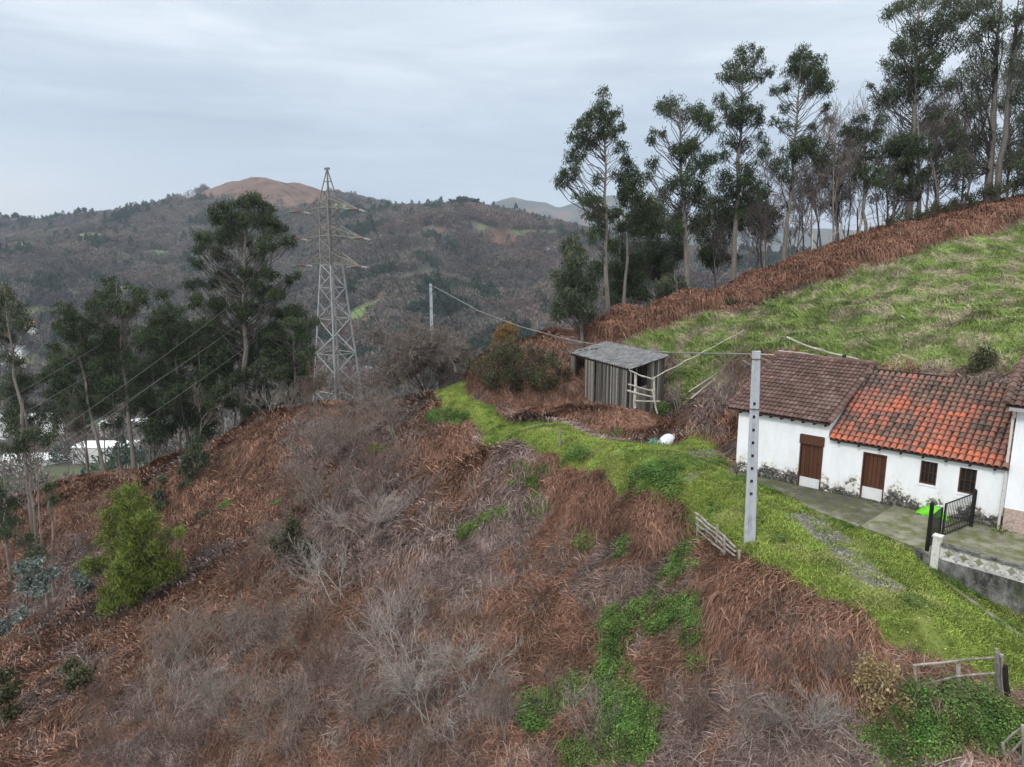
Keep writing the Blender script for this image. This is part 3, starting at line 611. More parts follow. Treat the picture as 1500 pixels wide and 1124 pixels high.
# --- yard slabs, retaining wall, lattice, gate
def slab(name, poly, z0, z1, mat):
    n = len(poly); mb = MB(); P0 = [hw(s, t, z0) for s, t in poly]; P1 = [hw(s, t, z1) for s, t in poly]
    mb.add(P0 + P1, [tuple(reversed(range(n))), tuple(range(n, 2 * n))] + [(i, (i + 1) % n, n + (i + 1) % n, n + i) for i in range(n)]); return struct(mb.build(name, mat))
slab('pavement', [(.15, -.02), (.3, -.62), (2.0, -1.42), (3.94, -2.2), (6.12, -3.02), (6.45, -.02)], -.6, .07, MAT['moss_conc'])
slab('pavement', [(6.47, -.02), (6.14, -3.05), (8.3, -3.85), (8.46, -4.12), (17, -4.75), (17, -.1), (9.9, -.1), (9.9, -.02)], -1.0, .10, MAT['pale_conc'])
slab('kerb', [(.2, -.66), (.28, -.84), (2.0, -1.66), (3.94, -2.44), (6.10, -3.26), (6.12, -3.04), (3.94, -2.22), (2.0, -1.44)], -.5, .13, MAT['pale_conc'])
rw = MB(); pl = [(8.22, -3.86), (8.46, -4.18), (8.8, -4.29), (17, -5.15)]
for (a, b) in zip(pl, pl[1:]):
    d = Vector((b[0] - a[0], b[1] - a[1])).normalized(); n_ = Vector((d[1], -d[0])) * .16
    c4 = [hw(a[0] + n_[0], a[1] + n_[1]), hw(b[0] + n_[0], b[1] + n_[1]), hw(*b), hw(*a)]
    rw.hexa([(q[0], q[1], Z - 2.4) for q in c4] + [(q[0], q[1], Z + .16) for q in c4])
rwo = thing('retaining_wall', 'stained grey concrete retaining wall topped by white lattice blocks beside the track', 'wall', hw(8.46, -4.18, -.2))
inv = Matrix.Translation(Vector(rwo.location)).inverted()
def local(o, par): o.data.transform(Matrix.Translation(Vector(par.location)).inverted()); o.parent = par; return o
local(rw.build('wall', MAT['old_conc']), rwo)
ft = MB()
for a, b, za, zb in (((8.3, -4.4), (9.4, -5.05), -.35, -.62), ((9.4, -5.05), (11.3, -5.95), -.62, -1.12), ((11.3, -5.95), (15, -7.2), -1.12, -2.0)):
    ft.bar(hw(*a, za), hw(*b, zb), .14, .5)
local(ft.build('footing', MAT['pale_conc']), rwo)
LA0, LA1 = Vector(hw(8.92, -4.39)), Vector(hw(17, -5.24)); ld = (LA1 - LA0).normalized(); nrm = Vector((ld[1], -ld[0], 0))
lb = MB(); bw, bh, z0 = .42, .42, Z + .19; nb_ = int((LA1 - LA0).length / bw)
for i in range(nb_):
    for (x0, x1, w0, w1) in ():
        pass
    o = LA0 + ld * (i * bw)
    def q(x, z): return o + ld * x + Vector((0, 0, z0 + z - o.z))
    def bb(x0, z0_, x1, z1_, w_=.035): lb.bar(q(x0, z0_), q(x1, z1_), .09, w_, random.uniform(.7, 1.1), up=tuple(nrm))
    bb(.014, 0, .014, bh, .028); bb(.0, .014, bw, .014, .028); bb(0, bh - .014, bw, bh - .014, .028)
    for cx in (.0, bw):                                            # four quarter arcs meeting round an open centre
        for cz in (0, bh):
            pr = None
            for k in range(5):
                a = math.pi / 2 * k / 4; x = abs(cx - .17 * math.cos(a)); z = abs(cz - .17 * math.sin(a))
                if pr: bb(pr[0], pr[1], x, z, .026)
                pr = (x, z)
local(lb.build('lattice_blocks', MAT['lattice']), rwo)
cp = MB(); cp.bar(tuple(LA0 + Vector((0, 0, .19 + bh + .045))), tuple(LA1 + Vector((0, 0, .19 + bh + .045))), .2, .07); local(cp.build('coping', MAT['old_conc']), rwo)
pi = MB(); a = Vector(hw(8.78, -4.37)); 
for (r_, za, zb) in ((.11, -.3, .86), (.135, .862, .92)):
    cs = [a + ld * (r_ * sx) + nrm * (r_ * sy) for sx, sy in ((-1, -1), (1, -1), (1, 1), (-1, 1))]; pi.hexa([(c[0], c[1], Z + za) for c in cs] + [(c[0], c[1], Z + zb) for c in cs])
local(pi.build('pillar', MAT['lattice']), rwo)

g = thing('iron_gate', 'black iron barred gate standing half open across the yard', 'gate', hw(8.42, -3.85, .07))
gA, gM, gM2, gB = Vector(hw(8.42, -3.85, .05)), Vector(hw(8.52, -2.55, .05)), Vector(hw(8.54, -2.42, .05)), Vector(hw(9.1, -.45, .05))
for p_, h in ((gA, 1.72), (gB, 1.42)):
    mb = MB(); mb.bar(p_ - Vector((0, 0, .3)), p_ + Vector((0, 0, h)), .09); mb.tube([p_ + Vector((0, 0, h)), p_ + Vector((0, 0, h + .05))], [.05, .01], 6)
    if h > 1.6: mb.bar(p_ + Vector((-.02, -.12, h - .12)), p_ + Vector((.02, .12, h - .12)), .03)
    local(mb.build('gate_post', MAT['black_metal']), g)
for a, b in ((gA, gM), (gM2, gB)):
    mb = MB(); up = Vector((0, 0, 1)); d = (b - a); h = 1.22 if a is gA else 1.30; a2 = a + d.normalized() * .07; b2 = b - d.normalized() * .05
    for z in (.16, .42, h): mb.bar(a2 + up * z, b2 + up * z, .035, .035)
    mb.bar(a2 + up * .14, a2 + up * (h + .02), .045); mb.bar(b2 + up * .14, b2 + up * (h + .02), .045)
    n = int(d.length / .115)
    for k in range(1, n): q_ = a2.lerp(b2, k / n); mb.bar(q_ + up * .17, q_ + up * (h - .01), .016)
    local(mb.build('gate_leaf', MAT['black_metal']), g)
# neon green sheet folded on the ground by the wall
mb = MB(); nx_, ny_ = 22, 10; vs = []
for j in range(ny_ + 1):
    for i in range(nx_ + 1):
        s_ = 7.3 + 1.05 * i / nx_; t_ = -.42 + .38 * j / ny_; a_ = i / nx_; b_ = j / ny_
        hgt = .09 + (.36 * math.sin(min(1, a_ * 1.15) * math.pi) ** .5 * b_ ** .5 if 0 < a_ < .87 else .02) + .07 * math.sin(14 * a_ + 5 * b_) * math.cos(9 * b_ + 4 * a_)
        vs.append(hw(s_ + .04 * math.sin(b_ * 9), t_, max(.085, hgt)))
fs = [(j * (nx_ + 1) + i, j * (nx_ + 1) + i + 1, (j + 1) * (nx_ + 1) + i + 1, (j + 1) * (nx_ + 1) + i) for j in range(ny_) for i in range(nx_)]
mb.add(vs, fs); tp = mb.build('tarpaulin', MAT['green_sheet'], smooth=True); tag(tp, 'crumpled neon green plastic sheet against the cottage wall behind the gate', 'tarpaulin')
sm = tp.modifiers.new('thick', 'SOLIDIFY'); sm.thickness = .012

# ------------------------------------------------------------------ shed
zE, zH = -6.95, -6.45
A_ = Vector(PZ(833, 517, zE)); D_ = Vector(PZ(921, 541, zE)); C_ = Vector(PZ(979, 521, zH)); B_ = A_ + (C_ - D_)
sh = thing('shed', 'weathered plank shed with grey corrugated roof above the track', 'shed', tuple((A_ + B_ + C_ + D_) / 4 - Vector((0, 0, 2.4))))
rm = MB(); nw = 26; rows = []
for e in range(9):
    f = e / 8; st_ = .028 * ((e % 8) // 3 )
    rows.append([(A_.lerp(D_, i / (nw * 2))).lerp(B_.lerp(C_, i / (nw * 2)), f) + Vector((0, 0, .05 * (1 if i % 2 else -1) + .03 * (1 - (e % 4) / 4))) for i in range(nw * 2 + 1)])
vs = [v for r in rows for v in r]; n_ = nw * 2 + 1
rm.add(vs, [(j * n_ + i, j * n_ + i + 1, (j + 1) * n_ + i + 1, (j + 1) * n_ + i) for j in range(8) for i in range(n_ - 1)])
ro = local(rm.build('roof', MAT['sheet'], smooth=False), sh); sm = ro.modifiers.new('thick', 'SOLIDIFY'); sm.thickness = .02
cen = (A_ + B_ + C_ + D_) / 4
def inset(p_, k=.06): q_ = p_.lerp(cen, k); return q_ - Vector((0, 0, .09))
a4, b4, c4_, d4 = inset(A_), inset(B_), inset(C_), inset(D_)
def planks(mb, p, q, gaps=(), hp=.16, zb=-10.2, top=0):
    d = q - p; L_ = d.length; x = 0; dn = d.normalized(); nn_ = Vector((dn.y, -dn.x, 0)).normalized()
    while x < L_ - .05:
        w_ = random.uniform(.07, .17); x1 = min(x + w_, L_)
        if not any(g0 < (x + x1) / 2 / L_ < g1 for g0, g1, *_ in gaps) and random.random() > .10:
            a, b = p + dn * (x + .012), p + dn * (x1 - .012); o_ = nn_ * random.uniform(-.012, .012); tl = random.uniform(-.02, .02)
            zg = min(float(hmap(a.x, a.y)), -8.6) - .3; ztop = random.uniform(0, .06); th = nn_ * .022; tone = random.choice([.22, .42, .6, .75, 1.0, 1.35]); zg += 0 if random.random() < .8 else random.uniform(.1, .5)
            B0 = [a + o_, b + o_, b + o_ + th, a + o_ + th]
            mb.hexa([(v.x, v.y, zg) for v in B0] + [(v.x + tl, v.y, v.z - ztop) for v in B0], tone)
        else:
            for g0, g1, zl, zh in gaps:
                if g0 < (x + x1) / 2 / L_ < g1:
                    a, b = p + dn * (x + .008), p + dn * (x1 - .008); th = nn_ * .022; B0 = [a, b, b + th, a + th]; tone = random.uniform(.6, 1.2)
                    if zl is not None: mb.hexa([(v.x, v.y, -9.9) for v in B0] + [(v.x, v.y, v.z - zl) for v in B0], tone)
        x = x1
wl = MB(); planks(wl, a4, d4, [(.10, .26, None, None)]); planks(wl, d4, c4_, [(.10, .52, 1.3, None)]); planks(wl, c4_, b4); planks(wl, b4, a4)
local(wl.build('wall', MAT['shed_wood']), sh)
ps = MB()
for p_ in (a4, b4, c4_, d4, a4.lerp(d4, .27), a4.lerp(d4, .58), d4.lerp(c4_, .53), a4.lerp(d4, .08)):
    zg = float(hmap(p_.x, p_.y)) - .3; q_ = p_.lerp(cen, .03); ps.tube([(q_.x, q_.y, zg), (q_.x, q_.y, p_.z)], .07, 6, .6)
ps.bar(a4, d4, .08, .1, .5); ps.bar(d4, c4_, .08, .1, .5);
local(ps.build('frame', MAT['wood_dark']), sh)
for k, (f, l_) in enumerate(((.05, .25), (.13, .3), (.19, .22), (.26, .34), (.31, .2))):
    q_ = A_.lerp(B_, f * 1.6).lerp(D_.lerp(C_, f * 1.6), .03 + .04 * k) + Vector((0, 0, .05)); r_ = .13 if k < 4 else .2
    st_ = MB(); st_.tube([q_, q_ + Vector((.02, .03, .12))], [r_, r_ * .6], 7, .8, jit=.2); local(st_.build('roof_stone', MAT['stone']), sh)

# ------------------------------------------------------------------ poles and rough timber placed from their photo positions
def base_at(u, v, D=None):
    if D is None: return Vector(hit(u, v))
    q_ = P(u, v, D); return Vector((q_[0], q_[1], float(hmap(q_[0], q_[1]))))
def stick(mb, a, b, r0, r1=None, n=6, wob=.045, tone=1):
    a, b = Vector(a), Vector(b); r1 = r1 or r0 * .7; m_ = max(3, int((b - a).length / .35)); k_ = (b - a).length * wob; ph = random.uniform(0, 6)
    pts = [a.lerp(b, i / m_) + Vector((math.sin(ph + i * 1.3), math.cos(ph * 2 + i * 1.1), math.sin(ph + i))) * (k_ * .3 if 0 < i < m_ else 0) for i in range(m_ + 1)]
    mb.tube(pts, [r0 + (r1 - r0) * i / m_ for i in range(m_ + 1)], n, tone, jit=.08)
def PP(u, v, D): return Vector(P(u, v, D))
def utility_pole(base, h, wb, wt, name, label, ang, holes, hz0, hdz, tilt=0):
    t = thing(name, label, 'utility pole', tuple(base)); t.rotation_euler = (0, tilt, ang)
    mb = MB(); H = h + .8
    def sec(z): return (wb + (wt - wb) * (z / h)) / 2
    lv = sorted({-.8, h, *[hz0 + k * hdz - .06 for k in range(holes)], *[hz0 + k * hdz + .06 for k in range(holes)]})
    for i, (a, b) in enumerate(zip(lv, lv[1:])):
        s0, s1 = sec(a), sec(b); hole = any(abs((a + b) / 2 - (hz0 + k * hdz)) < .03 for k in range(holes)); d = .11
        for sg in (-1, 1):
            mb.hexa([(min(sg * s0, sg * s0 * .28), -d, a), (max(sg * s0, sg * s0 * .28), -d, a), (max(sg * s0, sg * s0 * .28), d, a), (min(sg * s0, sg * s0 * .28), d, a),
                     (min(sg * s1, sg * s1 * .28), -d, b), (max(sg * s1, sg * s1 * .28), -d, b), (max(sg * s1, sg * s1 * .28), d, b), (min(sg * s1, sg * s1 * .28), d, b)])
        y0 = .06 if hole else -d + .018
        mb.hexa([(-s0 * .28, y0, a), (s0 * .28, y0, a), (s0 * .28, d - .018, a), (-s0 * .28, d - .018, a), (-s1 * .28, y0, b), (s1 * .28, y0, b), (s1 * .28, d - .018, b), (-s1 * .28, d - .018, b)], .3 if hole else 1)  # backs of the blind holes toned dark, recess shade in the colour
    mb.build('shaft', MAT['conc_pole'], t)
    for q1_, q2_ in (((-wt * .5 - .02, -.1, h - .45), (-wt * .5 - .3, -.1, h - .3)), ((wt * .5, -.1, h - .2), (wt * .5 + .22, -.1, h - .28))): b_ = MB(); b_.tube([q1_, q2_], .02, 5); b_.build('bracket', MAT['zinc_dull'], t)
    b_ = MB() # * .5 - .02, -.1, h - .45), (-wt * .5 - .3, -.1, h - .3)], .02, 5); b_.tube([(wt * .5, -.1, h - .2), (wt * .5 + .22, -.1, h - .28)], .02, 5)
    for z in (h - .25, h - 1.9): b_.box(-sec(z) - .012, sec(z) + .012, -.125, .125, z - .02, z + .02, .6); b_.build('strap', MAT['zinc_dull'], t); b_ = MB()
    return t
nb = base_at(1098, 795); ntop = P(1103, 515, nb.y)
utility_pole(nb, ntop[2] - nb.z, .37, .25, 'utility_pole', 'tall grey concrete utility pole with square holes standing on the grass track', math.radians(-22), 8, 1.75, .44, math.radians(-1.6))
fb = PP(634, 560, 57); fb.z = float(hmap(fb.x, fb.y)); ftop = P(634, 416, 57)
utility_pole(fb, ftop[2] - fb.z, .30, .20, 'utility_pole', 'distant concrete utility pole rising behind the leafless bush at the track end', math.radians(10), 9, 2.0, .5)
def fence(name, label, items, mat='wood_grey', cat='fence', group=None, base=None):
    """items: (kind, pts, radius); each post / rail is its own part"""
    t = None
    for kind, pts, r in items:
        for k in range(len(pts) - 1):
            if t is None: t = thing(name, label, cat, tuple(base or pts[0]), group)
            mb = MB(); stick(mb, pts[k], pts[k + 1], r, r * .8, tone=random.uniform(.8, 1.2)); local(mb.build(kind, MAT[mat]), t)
    return t
def vpost(u, v0, v1, D=None, extra=.3):
    b = base_at(u, v1, D); top = PP(u, v0, b.y); return [b - Vector((0, 0, extra)), top], b.y
# short rail fence at the bank edge beside the near pole
its = []; ys = []
for u, v0, v1 in ((1018, 748, 782), (1030, 754, 790), (1046, 762, 796), (1056, 778, 806), (1077, 798, 816)):
    p_, y_ = vpost(u, v0, v1); its.append(('post', [q_ + Vector((0, -.45, 0)) for q_ in p_], .06)); ys.append(y_ - .45)
y0, y1 = ys[0], ys[-1]
for (ua, va, ub, vb_) in ((1018, 751, 1077, 802), (1020, 759, 1077, 808), (1020, 768, 1076, 814), (1022, 778, 1060, 810)): its.append(('rail', [PP(ua, va, y0), PP((ua + ub) / 2, (va + vb_) / 2 - 2, (y0 + y1) / 2), PP(ub, vb_, y1)], .045))
fence('rail_fence', 'short weathered rail fence on the bank edge left of the near utility pole', its, 'wood_mid'); FENCE_Y = (PP(1018, 765, ys[0]), PP(1077, 805, ys[-1]))
# crooked fence lower right
b1, b2, b3 = hit(1345, 1010), hit(1404, 1012), hit(1465, 1020)
its = [('post', [Vector(b1) + Vector((.1, 0, -.4)), PP(1339, 974, b1[1])], .035), ('post', [Vector(b2) - Vector((0, 0, .3)), PP(1404, 968, b2[1])], .06)]
its += [('rail', [PP(1337, 975, b1[1]), PP(1404, 968, b2[1] - .1), PP(1456, 963, b3[1])], .032), ('rail', [PP(1337, 1006, b1[1]), PP(1401, 991, b2[1] - .1), PP(1457, 986, b3[1])], .03)]
fence('rail_fence', 'crooked two rail fence of bleached sticks by the dark stump post', its, 'wood_mid')
t = thing('gate_post', 'thick split weathered stump post beside the crooked rail fence', 'post', tuple(b3))
mb = MB(); [stick(mb, Vector(b3) + Vector((dx_, dy_, -.4)), PP(1462, 955, b3[1]) + Vector((dx_ * .8, dy_, dz2)), .06, .035, 7, .02, tn_) for dx_, dy_, dz2, tn_ in ((-.05, -.03, 0, .8), (.05, -.02, -.12, .5), (0, .06, .05, 1.1), (-.02, -.07, -.25, .65), (.09, .03, -.3, .9))]; stick(mb, Vector(b3) - Vector((-.09, 0, .4)), PP(1467, 959, b3[1]), .07, .05, 7, tone=1.1); local(mb.build('post', MAT['wood_grey']), t)
mb = MB(); stick(mb, Vector(b3) + Vector((.2, -.05, -.4)), PP(1471, 975, b3[1]), .09, .08, 7, tone=.5); local(mb.build('side_post', MAT['wood_dark']), t)
# bottom right corner fence
q1, q2 = hit(1440, 1122), hit(1490, 1110); dq = q1[1]
its = [('post', [PP(1470, 1128, dq), PP(1469, 1088, dq)], .045), ('rail', [PP(1430, 1126, dq + .6), PP(1500, 1064, dq - .3), PP(1560, 1014, dq - 1.1)], .03), ('rail', [PP(1475, 1110, dq), PP(1500, 1082, dq - .4), PP(1560, 1034, dq - 1.1)], .028), ('rail', [PP(1474, 1128, dq), PP(1512, 1098, dq - .5)], .028), ('post', [PP(1500, 1124, dq - .3), PP(1498, 1062, dq - .3)], .045)]
fence('rail_fence', 'leaning stick fence in the bottom right corner', its, 'wood_mid')
# rustic gate in front of the shed
D0 = float(D_.y) - .55
its = [('post', [PP(930, 598, D0), PP(930.5, 546, D0)], .085), ('post', [PP(958, 590, D0 - .2), PP(958.5, 552, D0 - .2)], .06), ('post', [PP(963, 606, D0 - .3), PP(955, 570, D0 - .3)], .05),
       ('rail', [PP(922, 543, D0 - .1), PP(940, 551, D0 - .15), PP(959, 556, D0 - .25)], .05), ('rail', [PP(920, 563, D0 - .1), PP(958, 573, D0 - .25)], .05), ('rail', [PP(919, 572, D0 - .1), PP(940, 578, D0 - .2), PP(960, 582, D0 - .3)], .05), ('rail', [PP(928, 587, D0 - .1), PP(967, 588, D0 - .35)], .045)]
fence('hurdle', 'rustic hurdle of bleached branches in front of the shed opening', its, 'wood_pale', 'hurdle')
t = thing('leaning_boards', 'narrow grey boards leaning outside the right end of the shed', 'boards', tuple(PP(985, 600, 39.5)))
for a, b in (((978, 560), (992, 604)), ((984, 566), (996, 606)), ((990, 562), (999, 606)), ((1000, 590), (1010, 606))):
    mb = MB(); mb.bar(PP(*b, 39.4), PP(*a, 39.6), .12, .03, random.uniform(.6, 1)); local(mb.build('board', MAT['wood_grey']), t)
for (a, b, da, db, lab) in (((955, 555), (1090, 493), 39, 46, 'long thin pale pole reaching from the hurdle up across the meadow'), ((1012, 584), (1086, 528), 38, 41.5, 'longest pale pole lying on the bank between shed and utility pole'),
                            ((1009, 574), (1078, 543), 39, 41, 'thin pale pole lying just above the longest one on the bank'), ((1026, 564), (1078, 532), 40, 42, 'short thin pale pole highest of those lying on the bank')):
    mb = MB()
    pa, pb = PP(*a, da), PP(*b, db)
    ga, gb_ = float(hmap(pa.x, pa.y)), float(hmap(pb.x, pb.y)); pa.z = max(pa.z, ga + .25); pb.z = max(pb.z, gb_ + .25)
    stick(mb, pa, pb, .035, .022, 5, .006); tag(mb.build('bean_pole', MAT['wood_pale']), lab, 'pole')
# mossy logs by the sack, sack, marker posts
for (a, b, lab) in (((996, 628), (1030, 626), 'mossy log lying farther from the white sack'), ((997, 637), (1026, 636), 'mossy log lying nearer the track right of the white sack')):
    pa, pb = Vector(hit(*a)), Vector(hit(*b)); mb = MB(); stick(mb, pa + Vector((0, 0, .1)), pb + Vector((0, 0, .1)), .13, .11, 9, .02); tag(mb.build('log', MAT['moss_log']), lab, 'log')
bp = Vector(hit(972, 653)); t = thing('sack', 'bulging white plastic sack with torn green netting lying on the grass', 'sack', tuple(bp))
bm = bmesh.new(); bmesh.ops.create_icosphere(bm, subdivisions=4, radius=1)
for v in bm.verts:
    n_ = fbm(np.array([v.co.x * 2 + 5]), np.array([v.co.y * 2 + v.co.z * 1.3]), 5, 3)[0]
    x = v.co.x * .54; e = 1 - .35 * max(0, -v.co.x) ** 3; v.co = Vector((x, v.co.y * .33 * e, v.co.z * .27 * e + .0)) * (1 + .14 * n_); v.co.z = max(v.co.z, -.21)
me = bpy.data.meshes.new('sack_body'); bm.to_mesh(me); me.materials.append(MAT['white_bag']); a = me.attributes.new('tone', 'FLOAT', 'POINT'); a.data.foreach_set('value', [1.0] * len(me.vertices)); me.polygons.foreach_set('use_smooth', [True] * len(me.polygons))
o = put('sack_body', me, t); o.location = (.18, .12, .24); o.rotation_euler = (.15, -.25, math.radians(48))
mb = MB()
for k in range(90):
    a = Vector((random.uniform(-.62, .12), random.uniform(-.48, .35), random.uniform(.0, .25))); b = a + Vector((random.uniform(-.25, .05), random.uniform(-.2, .1), random.uniform(-.1, .18))); b.z = max(b.z, .01); mb.tube([a, (a + b) / 2 + Vector((0, 0, .05)), b], .012, 4, random.uniform(.6, 1.4))
mb.build('netting', MAT['green_net'], t)
for (u, v0, v1, lab) in ((820, 631, 655, 'short grey wooden stake at the lower edge of the grass track'), (866, 760, 784, 'thin dead upright cane on the bracken slope')):
    p_, _ = vpost(u, v0, v1); mb = MB(); stick(mb, p_[0], p_[1], .06 if u < 830 else .025, None, 6); tag(mb.build('stake', MAT['wood_grey']), lab, 'stake')
# ridge fence on the skyline of the meadow
its = []; prev = None; tp_ = []
for (u, v0, v1, D) in ((1191, 341, 356, 57), (1215, 336, 352, 57.5), (1233.5, 327, 350, 58), (1261, 316, 343, 58), (1275, 326, 341, 58.5), (1293, 311, 339, 58.5)):
    b = base_at(u, v1, D); its.append(('post', [b - Vector((0, 0, .4)), PP(u, v0, D)], .075)); tp_.append(PP(u, v0 + 10, D))
its.append(('rail', tp_, .02)); its.append(('rail', [tp_[3] + Vector((0, 0, .1)), tp_[5] + Vector((0, 0, .25))], .04))
fence('post_fence', 'pale post and wire fence on the skyline above the meadow', its, 'wood_pale')
# dead branches behind the cottage ridge
for (pts, r, lab) in (([(1152, 494), (1185, 508), (1215, 517), (1258, 527)], .05, 'long bleached branch propped above the brown roof'), ([(1140, 514), (1180, 518), (1205, 523)], .04, 'short bleached branch lower beside the brown roof ridge'), ([(1110, 519), (1150, 521)], .03, 'small pale branch end left of the brown roof ridge'),
                      ([(1320, 462), (1333, 475)], .04, 'short pale stick lying on the open meadow')):
    mb = MB(); D = 37.2 if pts[0][1] > 480 else float(hit(1325, 470)[1]) - .2; q_ = [PP(u, v, D - .5 * k) for k, (u, v) in enumerate(pts)]
    for a, b in zip(q_, q_[1:]): stick(mb, a, b, r, r * .85, 5, .03)
    if len(pts) > 2: stick(mb, q_[1], q_[1] + Vector((.7, -.1, -.1)), r * .6, r * .3, 5)
    tag(mb.build('branch', MAT['wood_pale']), lab, 'branch')
for (u, lab) in ((1207, 'dark timber stub left on the brown roof ridge'), (1235, 'dark timber stub right on the brown roof ridge')):
    q_ = PP(u, 527, 35.6); mb = MB(); mb.bar(q_ - Vector((0, 0, .3)), q_ + Vector((.05, 0, .25)), .14, .14); tag(mb.build('timber_stub', MAT['wood_dark']), lab, 'timber')
# ------------------------------------------------------------------ lattice pylon
PD = 85.0; pb0 = PP(497, 585, PD); pt = PP(477, 247, PD)
pc = Vector((pb0.x * .5 + pt.x * .5, PD, pb0.z)); H = pt.z - pb0.z
py = thing('pylon', 'tall lattice steel power pylon standing beyond the bracken spur', 'pylon', tuple(pc)); PANG = math.radians(-36); py.rotation_euler = (0, 0, PANG)
def zat(v): return PP(487, v, PD).z - pb0.z
zW = zat(388)                                # waist: bright tapering legs below, narrow head above
def corner(k, z, w): s = ((-1, -1), (1, -1), (1, 1), (-1, 1))[k]; return Vector((s[0] * w / 2, s[1] * w / 2, z))
def width(z): return 4.1 + (1.75 - 4.1) * min(1, z / zW) if z < zW else 1.75 + (1.5 - 1.75) * (z - zW) / (zat(295) - zW)
def lattice(name, z0, z1, n, mat, leg, br):
    mb = MB(); zs = [z0 + (z1 - z0) * (1 - (1 - i / n) ** 1.25) for i in range(n + 1)]
    for k in range(4):
        mb.bar(corner(k, z0, width(z0)), corner(k, z1, width(z1)), leg)
        for i, (a, b) in enumerate(zip(zs, zs[1:])):
            k2 = (k + 1) % 4
            p, q_ = (corner(k, a, width(a)), corner(k2, b, width(b))) if (i + k) % 2 else (corner(k2, a, width(a)), corner(k, b, width(b)))
            mb.bar(p, q_, br, tone=random.uniform(.8, 1.15))
            mb.bar((p + q_) / 2, corner(k if (i + k) % 2 else k2, (a + b) / 2 + (b - a) * .5, width(b)), br * .7, tone=.9)
            if i % 2 == 0: mb.bar(corner(k, b, width(b)), corner(k2, b, width(b)), br * .8)
    return mb.build(name, mat, py)
lattice('tower_body', -1.2, zW, 9, MAT['zinc'], .17, .085)
lattice('tower_head', zW + .002, zat(295), 9, MAT['zinc_dull'], .16, .08)
mb = MB(); zt = zat(295)
for k in range(4):
    mb.bar(corner(k, zt, 1.5), (0, 0, H), .10); 
    for f in (.3, .6): mb.bar(corner(k, zt + (H - zt) * f, 1.5 * (1 - f)), corner((k + 1) % 4, zt + (H - zt) * f, 1.5 * (1 - f)), .06)
    mb.bar(corner(k, zt, 1.5), corner((k + 1) % 4, zt + (H - zt) * .35, 1.5 * .65), .06)
mb.box(-.35, .35, -.12, .12, H - .15, H + .1); mb.build('peak', MAT['zinc_dull'], py)
tips = []; disc_w = speckle('white_porcelain', (.42, .40, .38), (.56, .54, .52), 3, 0, .01, rough=.3); disc_r = speckle('brown_porcelain', (.16, .075, .055), (.24, .12, .09), 3, 0, .01, rough=.3); disc_g = speckle('green_glass_insulator', (.12, .22, .19), (.2, .32, .28), 3, 0, .01, rough=.2)
AL = 4.9
for (vt, vb_, up, al) in ((309, 304, 291, AL), (349, 345, 331, AL * 1.14), (388, 385, 369, AL)):
    mb = MB(); zb = zat(vb_); zu = zat(up); w_ = 1.6
    for sg in (-1, 1):
        tip = Vector((sg * al, 0, zb - .35)); tips.append((sg, tip))
        for y in (-w_ / 2, w_ / 2):
            r0 = Vector((sg * w_ / 2, y, zb)); r1 = Vector((sg * w_ / 2, y, zu)); mb.bar(r0, tip, .09); mb.bar(r1, tip, .09)
            for f in (.2, .42, .64, .82): mb.bar(r0.lerp(tip, f), r1.lerp(tip, f), .05); mb.bar(r0.lerp(tip, f), r1.lerp(tip, f - .18), .05)
        for f in (.12, .36, .6): mb.bar(Vector((sg * w_ / 2, -w_ / 2, zb)).lerp(tip, f), Vector((sg * w_ / 2, w_ / 2, zb)).lerp(tip, f + .14), .045)
    mb.box(-.8, .8, -.87, -.805, zb - .06, zb + .06); mb.box(-.8, .8, .805, .87, zb - .06, zb + .06)
    mb.build('crossarm', MAT['zinc_dull'], py)
# strain insulators (two per arm tip) and the jumper loop under them
cwd = Matrix.Rotation(PANG, 4, 'Z')
def to_world(p): return pc + (cwd @ Vector(p))
def from_world(p): return cwd.inverted() @ (Vector(p) - pc)
near_dir = (Vector((-66, 34, -22)) - pc); near_dir = from_world(pc + near_dir.normalized()); far_dir = from_world(pc + Vector((.42, .9, -.14)).normalized())
WIRES = []
for i, (sg, tip) in enumerate(tips):
    ends = []
    for dr, colr in ((near_dir, disc_r), (far_dir, disc_w)):
        dr = dr.normalized(); a = tip + dr * .35; b = tip + dr * 1.7; mb = MB(); mb.tube([tip, b + dr * .2], .035, 5)
        for k in range(9): q_ = a.lerp(b, k / 8); mb.tube([q_ - dr * .055, q_ + dr * .055], [.12, .08], 8, mi=1 if k < 6 else 2)
        mb.build('insulator', [MAT['zinc_dull'], colr, disc_g], py); ends.append(b + dr * .25)
    a, b = ends; mid_ = (a + b) / 2 - Vector((0, 0, 1.1)) + Vector((sg * .3, 0, 0)); mb = MB()
    pts = [a * (1 - t_) ** 2 + mid_ * 2 * t_ * (1 - t_) + b * t_ ** 2 for t_ in [k / 10 for k in range(11)]]
    mb.tube(pts, .03, 5); mb.build('jumper_cable', MAT['zinc_dull'], py)
    WIRES.append((to_world(a), to_world(b), i))
def sag(a, b, s, n=30): return [a.lerp(b, k / n) - Vector((0, 0, 4 * s * (k / n) * (1 - k / n))) for k in range(n + 1)]
hang = ['upper left arm', 'upper right arm', 'middle left arm', 'middle right arm', 'lower left arm', 'lower right arm']
near_end = [(-70, 630, 47), (-70, 735, 43), (-70, 662, 46), (-70, 745, 43), (-70, 770, 42), (-70, 790, 41)]
